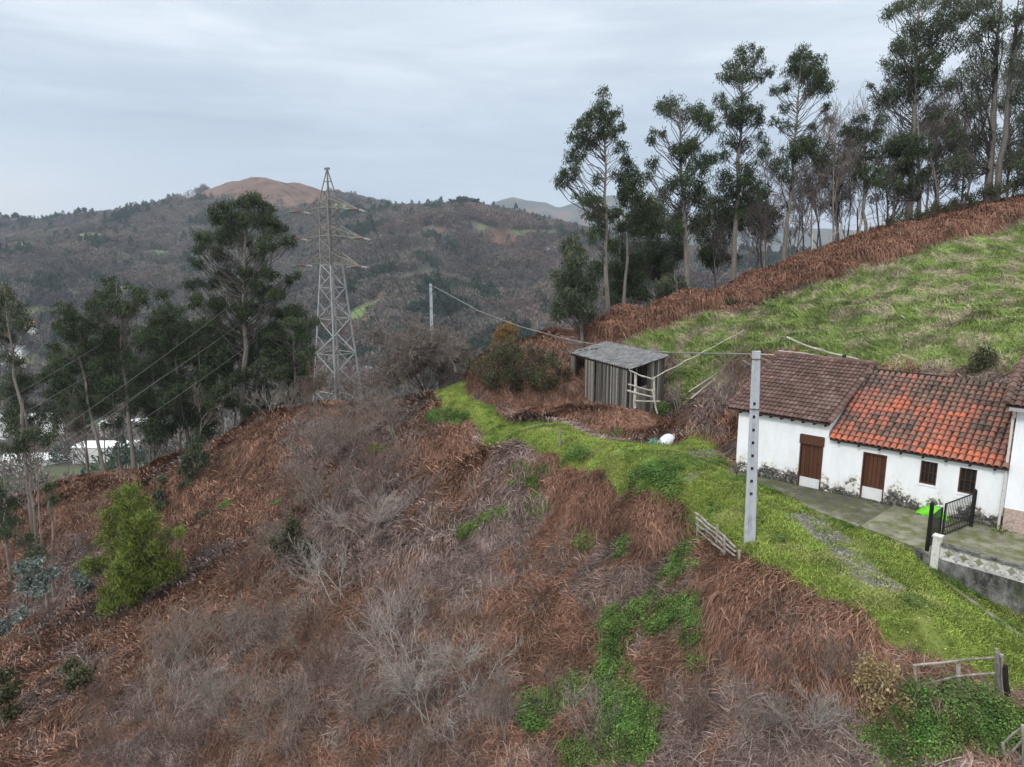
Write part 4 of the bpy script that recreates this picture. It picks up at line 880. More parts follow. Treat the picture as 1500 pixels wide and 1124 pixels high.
for a, b, i in WIRES:
    e = PP(*near_end[i]); mb = MB(); mb.tube(sag(a, e, 1.0, 24), .017, 4)
    tag(mb.build('power_line', MAT['zinc_dull']), 'power line from the %s of the pylon running down to the left edge' % hang[i], 'power line')
    e2 = P(690 + 24 * i, 620 + 10 * i, 420); mb = MB(); mb.tube(sag(b, Vector(e2), 12, 40), .045, 4)
    tag(mb.build('power_line', MAT['zinc_dull']), 'power line from the %s of the pylon crossing the valley behind' % hang[i], 'power line')
# house supply cable between the two concrete poles
a = Vector(P(636, 420, 57)); b = Vector(P(1101, 520, nb.y)); mb = MB()
mid_ = [(636, 420, 57), (700, 455, 54.2), (760, 478, 51.5), (830, 497, 47.5), (880, 506, 44.5), (940, 513, 41), (985, 516.5, 38), (1050, 518, 31), (1100, 519, nb.y)]
mb.tube([PP(*q_) for q_ in mid_], .022, 4); tag(mb.build('supply_cable', MAT['wire']), 'twisted supply cable strung between the two concrete utility poles', 'cable')
mb = MB(); mb.tube(sag(PP(636, 422, 57), PP(700, 520, 75), .4, 10), .03, 4); tag(mb.build('stay_cable', MAT['wire_black']), 'dark cable dropping right from the distant utility pole into the valley', 'cable')
mb = MB(); mb.tube(sag(PP(1105, 518, nb.y), Vector(hw(1.6, T1 - .3, RG1 - .1)), .15, 10), .012, 4); mb.tube([PP(1104, 516, nb.y), PP(1106, 486, nb.y)], .012, 4)
tag(mb.build('service_cable', MAT['wire_black']), 'short service cable from the near utility pole to the brown roof', 'cable')
# ------------------------------------------------------------------ trees
LEAFK = 2.7
def unit(v): return v / (np.linalg.norm(v, axis=-1, keepdims=True) + 1e-9)
def leaf_quads(C, d, L, w, rng):
    """rhombic leaves at C pointing along d"""
    n = len(C); s = unit(np.cross(d, rng.normal(size=(n, 3)))); L = L[:, None]; w = w[:, None]
    V = np.stack([C, C + d * L * .45 + s * w * .5, C + d * L, C + d * L * .45 - s * w * .5], 1).reshape(-1, 3)
    return V, np.arange(n * 4).reshape(n, 4)
def foliage(clumps, rng, dens=150, ll=.30, lw=.085, droop=.8, squash=.8, gap=.5, tone=(.55, 1.4)):
    """clumps: list of (x,y,z,r). Leaves hang in small sprays gathered towards each clump's shell, with gaps between sprays"""
    Cs, T = [], []
    for (x, y, z, r) in clumps:
        ns = max(3, int(dens * LEAFK * r * r * math.pi / 16)); u = unit(rng.normal(size=(ns, 3))); rad = r * rng.uniform(.25, 1.08, (ns, 1)) ** .6
        c = np.array([x, y, z]) + u * rad * np.array([1, 1, squash]); k = 14; st = rng.uniform(.7, 1.25, ns) * rng.uniform(.85, 1.1)
        p = c[:, None] + rng.normal(size=(ns, k, 3)) * np.array([.20, .20, .24]) * (gap + .5 * min(r, 1.6)); Cs.append(p.reshape(-1, 3)); T.append(np.repeat(st, k))
    C = np.concatenate(Cs); T = np.concatenate(T); n = len(C)
    d = unit(rng.normal(size=(n, 3)) * .55 + np.array([0, 0, -droop])); V, Q = leaf_quads(C, d, ll * rng.uniform(.7, 1.3, n), lw * rng.uniform(.7, 1.3, n), rng)
    t = np.repeat(T * rng.uniform(tone[0], tone[1], n), 4); return V, Q, t
def curve(a, b, bend, n=5):
    a, b = Vector(a), Vector(b); m_ = a.lerp(b, .5) + Vector(bend); return [a * (1 - t) ** 2 + m_ * 2 * t * (1 - t) + b * t ** 2 for t in [k / n for k in range(n + 1)]]
def tree(name, label, base, top, clumps, r0, cat='tree', group=None, leaf='leaf', bark='bark', dens=150, ll=.25, lw=.062, seed=1, stems=1, twigs=2, droop=.8, squash=.8, lowest=.18, bend=.25, fork=None):
    """base/top are world points; clumps world (x,y,z,r)"""
    rng = np.random.default_rng(seed); random.seed(seed); base = Vector(base); top = Vector(top)
    t = thing(name, label, cat, tuple(base), group); H = (top - base).length; mb = MB(); n = 9; off = [Vector((random.gauss(0, bend * .35), random.gauss(0, bend * .35), 0)) * math.sin(math.pi * i / n) for i in range(n + 1)]
    tr = [base + (top - base) * (i / n) + off[i] for i in range(n + 1)]; tr[0] = base - Vector((0, 0, .5))
    mb.tube(tr, [r0 * (1.15 if i == 0 else 1) * (1 - .86 * (i / n) ** 1.1) for i in range(n + 1)], 7)
    def at(f): f = max(0, min(.999, f)) * n; i = int(f); return tr[i].lerp(tr[i + 1], f - i), r0 * (1 - .86 * (f / n) ** 1.1)
    for (x, y, z, r) in clumps:
        c = Vector((x, y, z)); hd = math.hypot(x - (base.x + (top.x - base.x) * (z - base.z) / H), y - base.y); f = (z - base.z - hd * random.uniform(.6, 1.1) - r * .3) / H
        p, rr = at(max(lowest, min(.97, f))); rb = min(rr * .5, .014 + .010 * hd + .010 * r)
        if (c - p).length < .2: continue
        br = curve(p, c, (0, 0, -hd * .12 + random.uniform(-.1, .1) * hd), 4); br = [q_ + Vector((random.gauss(0, .05), random.gauss(0, .05), random.gauss(0, .05))) * (hd if 0 < i_ < 4 else 0) for i_, q_ in enumerate(br)]; mb.tube(br, [rb * (1 - .7 * i / 4) for i in range(5)], 4, .5, cap=False)
        for _ in range(twigs):
            u = unit(rng.normal(size=3)) * r * .85; q_ = br[3]; mb.tube([q_, (q_ + c + Vector(u)) / 2 + Vector((0, 0, .08)), c + Vector(u)], [rb * .35, rb * .25, .008], 3, .5, cap=False)
    mb.build('trunk', MAT[bark], t); local(COLlast(), t)
    if len(clumps) and dens: V, Q, tn = foliage(clumps, rng, dens, ll, lw, droop, squash); me = npmesh('crown', V, Q, MAT[leaf], tn); o = put('crown', me); local(o, t)
    return t
def COLlast():
    return [o for o in COL.objects if o.parent is not None and o.name.startswith('trunk')][-1] if False else LAST[0]
LAST = [None]
_b = MB.build
def _build(s, *a, **k): o = _b(s, *a, **k); LAST[0] = o; return o
MB.build = _build
def pxc(lst, D, ox=0, oy=0, sc=1, depth=1.0, seed=0, jit=.35, rs=1.0):
    """clump centres read off the photo, spread in real depth round the trunk"""
    rng = np.random.default_rng(seed + 100); out = []
    for (x, y, r) in lst:
        R = r * sc * D / F * rs * 1.08; d = D + rng.normal(0, 1) * depth; p = P(ox + x * sc, oy + y * sc, d); out.append((*p, R))
        out[-1] = (*p, R * .62)
        for _ in range(5 if r * sc > 4 else 2): q_ = p + unit(rng.normal(size=3)) * R * rng.uniform(.55, 1.0) * np.array([1, 1.5, .8]); out.append((*q_, R * rng.uniform(.22, .46)))
    return out
def grounded(u, v, D): q_ = P(u, v, D); return Vector((q_[0], D, float(hmap(q_[0], D))))
S6 = dict(ox=780, oy=40, sc=.3913, rs=1.12); S7 = dict(ox=1200, oy=0, sc=.3115, rs=1.28); S4 = dict(ox=0, oy=220, sc=.3024); S5 = dict(ox=0, oy=560, sc=.3024)
def ctree(S, bx, by, tx, ty, D, cl, label, r0=.2, **kw):
    ox, oy, sc = S['ox'], S['oy'], S['sc']; sd = kw.pop('seed', int(bx + by)); dp = kw.pop('depth', 1.1); rs = kw.pop('rs', S.get('rs', 1.0))
    b = grounded(ox + bx * sc, oy + by * sc, D); tp = PP(ox + tx * sc, oy + ty * sc, D)
    return tree(kw.pop('name', 'eucalyptus'), label, b, tp, pxc(cl, D, ox, oy, sc, dp, sd, rs=rs), r0, kw.pop('cat', 'tree'), kw.pop('group', 'eucalyptus trees'), seed=sd, **kw)
# right hand skyline trees (from left to right)
ctree(S6, 283, 1085, 265, 225, 56, [(265, 240, 20), (262, 290, 28), (240, 330, 34), (290, 340, 34), (200, 350, 36), (255, 390, 36), (180, 410, 38), (310, 390, 30), (205, 440, 38), (165, 480, 36), (155, 530, 30), (120, 562, 34), (100, 578, 20), (335, 378, 9), (320, 450, 26), (345, 500, 24), (235, 570, 18), (200, 640, 38), (245, 690, 36), (305, 690, 36), (250, 750, 30), (290, 810, 26), (225, 780, 24)],
      'tall slender eucalyptus with bare pale trunk standing alone at the meadow corner', .19, dens=135)
ctree(S6, 335, 1070, 380, 500, 58, [(350, 555, 42), (390, 590, 40), (345, 630, 40), (410, 640, 42), (400, 700, 40), (440, 690, 36), (390, 750, 36), (340, 740, 30), (450, 750, 36)], 'dark dense eucalyptus close behind the lone slender one', .16, leaf='leaf', dens=170)
ctree(S6, 590, 965, 545, 265, 59, [(520, 280, 40), (495, 305, 32), (445, 425, 15), (450, 390, 10), (550, 325, 30), (490, 400, 16), (570, 440, 34), (600, 440, 38), (640, 335, 48), (615, 315, 34), (665, 370, 32), (600, 500, 38), (530, 460, 22), (645, 490, 34), (565, 560, 42), (640, 570, 46), (505, 590, 32), (600, 625, 44), (560, 680, 40), (450, 500, 26), (430, 555, 20), (640, 650, 36), (540, 740, 34), (620, 730, 36)],
      'forked eucalyptus with two rounded heads and thick pale lower trunk', .26, dens=115)
ctree(S6, 755, 890, 790, 80, 62, [(790, 92, 30), (762, 125, 34), (822, 122, 38), (855, 175, 30), (720, 180, 28), (762, 185, 36), (812, 185, 32), (700, 262, 22), (722, 290, 18), (780, 292, 48), (795, 330, 48), (750, 345, 36), (840, 350, 22), (740, 420, 32), (790, 450, 30), (720, 480, 30), (850, 410, 20), (870, 465, 32), (790, 520, 38), (705, 560, 36), (765, 590, 50), (835, 580, 42), (875, 610, 22), (690, 640, 32), (800, 645, 38), (740, 700, 40)],
      'tallest eucalyptus with two stacked dark crowns above the red bracken bank', .24, dens=120)
ctree(S6, 945, 800, 1010, 85, 62, [(1010, 98, 30), (988, 132, 38), (1040, 132, 40), (1082, 182, 36), (1000, 180, 46), (1052, 205, 46), (1102, 232, 30), (950, 215, 22), (912, 235, 22), (942, 302, 18), (960, 370, 26), (905, 350, 14), (1100, 300, 14), (1110, 345, 12), (1050, 372, 12), (1000, 440, 42), (1050, 462, 42), (960, 472, 40), (925, 510, 32), (1085, 500, 26), (950, 560, 28)],
      'high eucalyptus with umbrella head standing apart right of the tallest one', .2, dens=125)
ctree(S6, 1145, 770, 1130, 430, 64, [(1120, 450, 30), (1160, 480, 28), (1090, 500, 26), (1140, 530, 24), (1180, 420, 24), (1190, 390, 22)], 'thin grey leaved eucalyptus between the umbrella head and the right hand grove', .12, leaf='leaf_b', dens=70)
ctree(S6, 190, 1105, 150, 770, 50, [(150, 790, 24), (130, 820, 36), (160, 860, 44), (135, 915, 52), (170, 960, 56), (150, 1020, 60), (195, 1060, 50), (110, 1060, 36), (215, 980, 36), (120, 980, 36)], 'bushy olive green young eucalyptus at the far corner of the shed bank', .14, leaf='leaf_b', dens=230, lowest=.05)
for k, (bx, by, tx, ty, D, cl, lab) in enumerate([
    (480, 980, 480, 640, 66, [(470, 680, 60), (430, 740, 60), (520, 740, 60), (450, 820, 60), (520, 830, 60), (480, 900, 60), (400, 850, 50), (400, 930, 50)], 'dark rounded tree left of the forked eucalyptus trunk'),
    (690, 900, 680, 650, 68, [(680, 690, 50), (640, 740, 50), (720, 740, 50), (690, 800, 50), (650, 840, 40), (700, 860, 50)], 'dark low tree right of the forked eucalyptus trunk'),
    (850, 850, 850, 640, 70, [(850, 670, 40), (810, 710, 45), (880, 710, 40), (850, 760, 45), (900, 690, 30)], 'low dark tree under the umbrella headed eucalyptus'),
    (320, 1070, 330, 790, 62, [(330, 830, 50), (370, 870, 55), (300, 900, 50), (350, 940, 60), (310, 990, 50), (390, 990, 50), (230, 900, 36)], 'low dark tree filling behind the lone slender trunk'),
    (560, 975, 530, 900, 58, [(500, 965, 36), (530, 950, 34), (555, 970, 26)], 'small round green bush at the foot of the forked eucalyptus')]):
    ctree(S6, bx, by, tx, ty, D, cl, lab, .14, leaf='leaf' if k % 2 else 'leaf_b', dens=150, lowest=.08, group='dark trees behind the bracken bank', name='broadleaf_tree' if k < 4 else 'bush', cat='tree' if k < 4 else 'bush', twigs=2)
ctree(S7, 425, 1000, 470, 20, 62, [(345, 60, 34), (400, 20, 44), (480, 20, 50), (600, 25, 54), (690, 50, 54), (440, 120, 44), (385, 195, 38), (335, 295, 36), (420, 220, 48), (500, 165, 50), (560, 120, 50), (640, 90, 50), (455, 320, 50), (380, 345, 42), (525, 275, 50), (600, 215, 46), (525, 375, 48), (415, 400, 48), (300, 430, 40), (265, 495, 38), (350, 470, 36), (440, 450, 36), (585, 400, 34), (240, 395, 10)],
      'huge leaning eucalyptus crown reaching left from the right hand grove', .30, dens=110, depth=1.6)
ctree(S7, 225, 1045, 210, 560, 61, [(150, 620, 32), (190, 565, 30), (212, 640, 34), (160, 680, 26), (262, 640, 34), (190, 745, 28), (212, 800, 36), (252, 720, 26), (120, 610, 16), (290, 570, 30), (250, 840, 30)], 'smaller eucalyptus at the left end of the right hand grove', .14, dens=130)
ctree(S7, 470, 985, 465, 520, 60, [(385, 660, 50), (430, 690, 50), (350, 720, 40), (465, 720, 40), (405, 780, 40), (300, 800, 28), (360, 850, 30), (285, 860, 28), (535, 540, 22), (470, 830, 34), (420, 880, 30)], 'dark eucalyptus with dense low crown under the huge leaning one', .2, dens=140)
ctree(S7, 520, 970, 520, 500, 66, [(560, 520, 26), (610, 560, 34), (630, 620, 32), (560, 620, 26), (590, 700, 34), (560, 780, 30), (640, 690, 30)], 'thin grey eucalyptus in the middle of the right hand grove', .12, leaf='leaf_b', dens=80)
ctree(S7, 805, 850, 862, -60, 58, [(700, 200, 48), (765, 285, 46), (700, 340, 42), (800, 120, 50), (860, 50, 44), (740, 425, 44), (685, 500, 38), (650, 625, 38), (705, 700, 38), (640, 760, 36), (760, 640, 26), (690, 790, 34), (740, 120, 44), (820, 220, 36), (780, 500, 30), (740, -20, 60), (640, -20, 50)], 'massive eucalyptus with twin pale trunks near the right edge', .33, bark='bark_mid', leaf='leaf_b', dens=70, depth=1.8)
ctree(S7, 845, 845, 945, -60, 57.5, [(900, 100, 40), (955, 185, 40), (920, 300, 40), (955, 420, 42), (930, 560, 30), (880, 690, 34), (945, 700, 40), (905, 765, 34), (980, 60, 50), (1000, 300, 50), (1010, 520, 50)], 'second massive trunk leaning right beside the twin pale one', .27, bark='bark_mid', leaf='leaf_b', dens=80, depth=1.6)
ctree(S7, 1010, 830, 960, 300, 56, [(930, 470, 26), (1010, 640, 50), (960, 780, 40), (1020, 400, 50)], 'dark leaning trunk at the right edge of the grove', .26, bark='bark_dark', leaf='leaf', dens=90)
S4L = dict(S4, rs=1.2)
for k, (bx, by, tx, ty, D, cl, lab) in enumerate([
    (560, 960, 560, 480, 70, [(560, 520, 50), (500, 600, 50), (620, 600, 50), (540, 700, 60), (640, 720, 60), (580, 800, 50), (660, 820, 50), (500, 860, 50)], 'dim grey green tree in the second row of the right hand grove'),
    (690, 930, 690, 350, 70, [(690, 380, 50), (620, 420, 50), (740, 480, 50), (680, 560, 60), (620, 640, 50), (740, 660, 60), (680, 760, 60), (760, 780, 50), (620, 840, 50)], 'dim tall tree directly left of the massive twin trunks'),
    (900, 880, 900, 200, 68, [(900, 220, 60), (840, 320, 60), (960, 380, 60), (880, 480, 60), (950, 600, 60), (860, 640, 60), (930, 740, 60), (860, 790, 50), (990, 700, 60)], 'dim tall tree behind the massive leaning trunk'),
    (330, 1010, 330, 640, 68, [(330, 680, 40), (280, 740, 40), (380, 780, 50), (320, 860, 50), (400, 900, 50), (260, 920, 36)], 'dim low tree behind the left end of the right hand grove'),
    (100, 1080, 100, 760, 70, [(100, 790, 40), (60, 850, 40), (140, 880, 50), (90, 950, 50), (30, 960, 40)], 'dim low tree behind the white stemmed birch')]):
    ctree(S7, bx, by, tx, ty, D, cl, lab, .13, leaf='leaf_b', dens=60, lowest=.1, group='second row trees of the right hand grove', twigs=3, seed=500 + k)
# left hand slope eucalyptus
ctree(S4L, 1165, 1310, 1190, 215, 66, [(1190, 240, 40), (1112, 270, 46), (1270, 270, 42), (1062, 330, 46), (1152, 340, 60), (1250, 340, 60), (1325, 380, 50), (1002, 430, 42), (1082, 420, 50), (1180, 430, 52), (1285, 440, 50), (1390, 440, 36), (960, 475, 30), (955, 548, 28), (1062, 510, 38), (1250, 510, 38), (1100, 590, 36), (1205, 605, 46), (1300, 600, 46), (1040, 640, 36), (1150, 680, 50), (1260, 690, 56), (1345, 690, 36), (912, 652, 34), (965, 640, 18), (1050, 750, 50), (1180, 765, 50), (1300, 780, 40), (1405, 620, 22), (1445, 600, 16), (950, 735, 34)],
      'largest eucalyptus with broad dark head rising left of the pylon', .36, dens=170, depth=1.8)
ctree(S4L, 1195, 1320, 1260, 700, 67, [(1100, 880, 60), (1200, 900, 60), (1300, 880, 55), (1150, 980, 60), (1250, 1010, 60), (1330, 960, 50), (1080, 1040, 50), (1180, 1090, 50)], 'lower dark eucalyptus under the largest crown left of the pylon', .2, dens=170)
ctree(S4L, 1420, 1290, 1420, 760, 66, [(1400, 800, 56), (1460, 850, 56), (1350, 880, 50), (1440, 940, 66), (1380, 1000, 66), (1480, 1010, 56), (1430, 1080, 60), (1330, 1080, 50), (1500, 1130, 46), (1400, 1170, 50)], 'dark tree directly beside the left foot of the pylon', .2, dens=190, lowest=.08)
ctree(S4L, 925, 1440, 800, 680, 64, [(790, 700, 34), (830, 780, 50), (765, 820, 50), (850, 880, 56), (925, 900, 56), (985, 850, 46), (805, 960, 60), (900, 1000, 60), (1000, 990, 60), (725, 900, 40), (760, 1050, 60), (860, 1100, 50), (960, 1110, 50)], 'dark slope eucalyptus left of the largest one with a straight bare trunk', .2, dens=160)
ctree(S4L, 655, 1600, 560, 640, 60, [(530, 645, 30), (520, 690, 42), (470, 740, 40), (562, 740, 46), (480, 800, 46), (602, 800, 38), (440, 850, 40), (530, 870, 50), (650, 680, 32), (682, 715, 32), (640, 760, 30), (480, 940, 46), (560, 960, 46), (420, 960, 38), (500, 1040, 50), (620, 1010, 36), (560, 1110, 36)], 'mid slope eucalyptus with a long pale trunk above the white roofs', .2, dens=150)
ctree(S4L, 515, 1610, 330, 745, 59, [(320, 765, 32), (352, 800, 42), (300, 840, 38), (370, 850, 38), (342, 890, 42), (265, 950, 22), (390, 920, 38), (420, 1000, 30), (350, 1050, 50), (300, 1120, 40), (420, 1150, 40)], 'slender eucalyptus leaning left in the middle of the left grove', .16, dens=150)
ctree(S4L, 145, 1745, 20, 660, 47, [(10, 690, 46), (42, 745, 50), (82, 820, 40), (122, 850, 30), (30, 825, 46), (60, 905, 16), (50, 1000, 30), (92, 1020, 20), (-30, 760, 60), (-20, 900, 40)], 'eucalyptus at the left edge with a crooked pale trunk', .17, dens=130, leaf='leaf_b')
LG = [(1000, 1430, 960, 950, 63, [(1000, 1060, 60), (940, 1180, 56), (1030, 1180, 50), (980, 1270, 46)], 'thin trunked eucalyptus right of the straight bare trunk'),
      (740, 1560, 740, 1080, 62, [(700, 1180, 70), (760, 1260, 70), (820, 1180, 60), (700, 1330, 50), (820, 1330, 60), (780, 1380, 40)], 'low dark eucalyptus whose crown hides the middle of the left grove'),
      (590, 1590, 545, 1180, 62, [(560, 1320, 40), (460, 1240, 50), (620, 1260, 30)], 'spindly eucalyptus standing over the white roofs'),
      (430, 1640, 400, 1100, 60, [(340, 1180, 50), (420, 1230, 46), (310, 1280, 46), (260, 1320, 40), (380, 1330, 36)], 'small leafy eucalyptus left of the white roofs'),
      (165, 1820, 110, 1200, 46, [(150, 1380, 46), (220, 1400, 40), (60, 1330, 36), (100, 1440, 30), (30, 1450, 40)], 'thin forked eucalyptus with sparse tufts near the left edge'),
      (215, 2120, 180, 1560, 41, [(140, 1880, 34), (175, 1960, 38), (130, 2020, 34), (60, 1800, 40), (20, 1850, 40)], 'thin young eucalyptus with hanging sparse leaves on the red slope'),
      (250, 2090, 235, 1500, 42, [(225, 1620, 20), (240, 1700, 18)], 'bare thin stem beside the thin young eucalyptus'),
      (20, 1900, -10, 1300, 44, [(10, 1780, 46), (-20, 1650, 50), (40, 1720, 30)], 'dark foliage tree cut by the left edge lower down'),
      (1130, 1330, 1120, 900, 68, [(1090, 1180, 46), (1140, 1220, 40)], 'thin pale double stem under the largest eucalyptus'),
      (1340, 1300, 1300, 1000, 69, [(1290, 1180, 60), (1240, 1210, 46), (1350, 1200, 50)], 'short dark tree between the largest eucalyptus and the pylon')]
for (bx, by, tx, ty, D, cl, lab) in LG: ctree(S4L, bx, by, tx, ty, D, cl, lab, .10, dens=135, lowest=.1)
for i, (u, v, D, w_, hh, lab) in enumerate([(35, 690, 74, 30, 150, 'dim tree in the back row at the far left'), (95, 690, 75, 32, 190, 'dim tree in the back row second from the left'), (150, 690, 76, 34, 205, 'dim tree in the back row over the bright warehouse'), (215, 680, 76, 34, 190, 'dim tree in the back row right of the bright warehouse'), (255, 670, 78, 34, 215, 'dim tree in the back row behind the straight bare trunk'), (310, 660, 78, 34, 200, 'dim tree in the back row behind the largest eucalyptus'),
        (265, 668, 64, 26, 96, 'dark understory tree left of the straight bare trunk'), (300, 650, 64, 28, 110, 'dark understory tree filling between straight trunk and largest eucalyptus'), (325, 640, 63, 22, 90, 'narrow understory tree just left of the largest eucalyptus foot'), (385, 618, 66, 24, 90, 'understory tree just right of the largest eucalyptus foot'), (412, 612, 68, 22, 100, 'understory tree left of the pylon side dark tree')]):
    r_ = np.random.default_rng(i); bk = D > 70; cl = [(u + r_.normal(0, w_ * .6), v - hh * f, w_ * r_.uniform(.45, .7)) for f in np.linspace(.45 if bk else .12, .95, 12 if bk else 7)]
    ctree(dict(ox=0, oy=0, sc=1), u, v, u + r_.normal(0, 5), v - hh, D, cl, lab, .09, dens=120, lowest=.05, name='broadleaf_tree', leaf='leaf_b' if i % 3 == 0 else 'leaf', group='understory trees on the spur crest', seed=300 + i)
# dark young evergreen, bright feathery sapling, blue leaved saplings
ctree(S5, 945, 640, 955, 280, 50, [(955, 300, 34), (920, 350, 40), (985, 370, 38), (915, 420, 44), (975, 440, 48), (920, 500, 46), (990, 520, 50), (930, 570, 46), (1010, 580, 36), (885, 600, 30)], 'dark green conical young eucalyptus on the bracken slope', .09, dens=330, lowest=.05, leaf='leaf_b', group='saplings on the bracken slope')
ctree(S5, 640, 1190, 620, 490, 38, [(622, 515, 30), (600, 560, 46), (660, 600, 50), (565, 640, 56), (640, 680, 60), (735, 660, 48), (520, 720, 46), (610, 745, 64), (710, 745, 64), (810, 740, 46), (860, 720, 26), (560, 820, 66), (660, 850, 74), (775, 830, 64), (480, 880, 50), (425, 870, 26), (580, 930, 76), (700, 945, 80), (815, 900, 46), (620, 1030, 80), (735, 1045, 74), (520, 1030, 56), (640, 1120, 70), (740, 1130, 60)],
      'bright yellow green feathery sapling on the lower left slope', .10, leaf='leaf_bright', dens=240, ll=.30, lw=.04, droop=.25, rs=1.25, lowest=.05, name='mimosa_tree', group='saplings on the bracken slope', depth=.7)
for (bx, by, cl, D, lab, lf) in [(170, 1790, [(90, 1620, 26), (180, 1600, 30), (250, 1650, 26), (150, 1680, 36), (200, 1720, 40), (120, 1700, 26), (210, 1670, 30)], 36, 'pale blue leaved eucalyptus sapling at the lower left edge', 'leaf_blue'),
                             (400, 1560, [(370, 1490, 20), (400, 1530, 30), (385, 1510, 22), (430, 1550, 16)], 39, 'small pale blue sapling touching the feathery bright one', 'leaf_blue'),
                             (60, 1940, [(30, 1890, 24), (90, 1850, 22), (-5, 1920, 24)], 34, 'lowest pale blue leaved sapling on the left edge', 'leaf_blue'),
                             (1010, 730, [(1040, 620, 26), (1000, 650, 30), (1070, 660, 24), (960, 680, 20), (1100, 710, 18)], 46, 'greenish bush right below the dark conical sapling', 'leaf_b'),
                             (790, 720, [(770, 540, 26), (800, 590, 30), (780, 640, 36), (800, 690, 30), (790, 470, 14)], 48, 'dull green sapling between the feathery and the dark conical one', 'leaf_b'),
                             (350, 2120, [(330, 1980, 30), (390, 2010, 36), (360, 2050, 36), (430, 2020, 26)], 30, 'grey green low bush near the bottom left', 'leaf_ivy'),
                             (30, 2180, [(20, 2020, 30), (60, 2080, 34), (10, 2120, 40), (50, 2200, 40)], 30, 'yellowish green bush cut by the lower left edge', 'leaf_ivy')]:
    if by > 1500 and lf != 'leaf_b': S = S4; by2 = by; 
    S = S5 if lf == 'leaf_b' else dict(ox=0, oy=342 if by < 2000 and by != 1560 else 380, sc=.3024)
    if by == 1560: S = dict(ox=0, oy=390, sc=.3024)
    ctree(S, bx, by, cl[0][0], cl[0][1], D, cl, lab, .04, leaf=lf, dens=330, ll=.2, lw=.10, droop=.1, lowest=.05, name='sapling', cat='sapling', group='saplings on the bracken slope', depth=.3, bark='twig')

# ---- leafless trees and shrubs
def bare_skeleton(rng, H, stems, spread, depth=5, r0=.05, up=.35, kids=(2, 4), start=0, jitter=.35):
    segs = []
    def grow(p, d, L, r, lv):
        n = 3; q_ = p
        for i in range(n):
            d2 = unit(d + rng.normal(size=3) * jitter * .35 + np.array([0, 0, up * .12])); q2 = q_ + d2 * L / n; ra = r * (1 - .35 * i / n); segs.append((q_, q2, ra, r * (1 - .35 * (i + 1) / n))); q_ = q2; d = d2
            if lv < depth and i >= (1 if lv == 0 else 0):
                for _ in range(rng.integers(kids[0] - 1, kids[1])):
                    s = unit(rng.normal(size=3)); nd = unit(d + s * rng.uniform(.5, 1.0) + np.array([0, 0, up * .3])); grow(q_, nd, L * rng.uniform(.45, .75), ra * .5, lv + 1)
    for k in range(stems):
        a = rng.uniform(0, 2 * math.pi); d = unit(np.array([math.cos(a) * spread, math.sin(a) * spread, 1])); grow(np.array([rng.normal() * start, rng.normal() * start, -.2]), d, H * rng.uniform(.4, .6), r0 * rng.uniform(.7, 1), 0)
    return segs
def segs_mesh(name, segs, mat, rmin=.005, rng=None):
    a = np.array([s[0] for s in segs]); b = np.array([s[1] for s in segs]); ra = np.maximum([s[2] for s in segs], rmin)[:, None]; rb = np.maximum([s[3] for s in segs], rmin)[:, None]
    d = unit(b - a); u = unit(np.cross(d, np.array([.3, .2, .93]))); v = np.cross(d, u); n = len(a); V = []
    for (c, r) in ((a, ra), (b, rb)):
        for k in range(3): t = 2 * math.pi * k / 3; V.append(c + (u * math.cos(t) + v * math.sin(t)) * r)
    V = np.stack(V, 1).reshape(-1, 3); i = np.arange(n)[:, None] * 6
    Q = np.concatenate([i + np.array([[0, 1, 4, 3]]), i + np.array([[1, 2, 5, 4]]), i + np.array([[2, 0, 3, 5]])])
    tone = np.repeat(np.clip(RNG.normal(1, .2, n), .5, 1.5), 6); return npmesh(name, V, Q, MAT[mat], tone)
def rs(k): return np.random.default_rng(900 + k)
BARE = {
    'bush': [segs_mesh('twigs', bare_skeleton(rs(k), 3.0, 4, .5, 3, .028, kids=(2, 4), start=.15), 'twig', .0045) for k in range(3)],
    'fine': [segs_mesh('twigs', bare_skeleton(rs(10 + k), 3.0, 5, .4, 3, .018, kids=(2, 4), start=.35), 'twig_brown', .0045) for k in range(2)],
    'pale': [segs_mesh('twigs', bare_skeleton(rs(20 + k), 3.6, 4, .75, 3, .030, up=.2, kids=(2, 4), start=.2), 'twig_pale', .005) for k in range(2)],
    'tree': [segs_mesh('branches', bare_skeleton(rs(30 + k), 9.0, 1, .08, 4, .13, up=.6, kids=(2, 4)), 'twig', .010) for k in range(3)],
    'knot': [segs_mesh('branches', bare_skeleton(rs(40 + k), 6.2, 7, .75, 4, .09, up=.15, kids=(2, 5), jitter=.55), 'twig', .013) for k in range(1)]}
for k_, l_ in BARE.items(): print(k_, [len(m_.polygons) for m_ in l_])
def bare(kind, k, u, v, label, s=1.0, D=None, group='leafless shrubs on the slope', cat='shrub', name='bare_shrub', rz=None):
    b = base_at(u, v) if D is None else grounded(u, v, D); o = put(name, BARE[kind][k % len(BARE[kind])]); o.location = b; o.rotation_euler = (random.uniform(-.06, .06), random.uniform(-.06, .06), random.uniform(0, 6.28) if rz is None else rz)
    o.scale = (s * random.uniform(.9, 1.1), s * random.uniform(.9, 1.1), s); tag(o, label, cat, group); return o
random.seed(5)
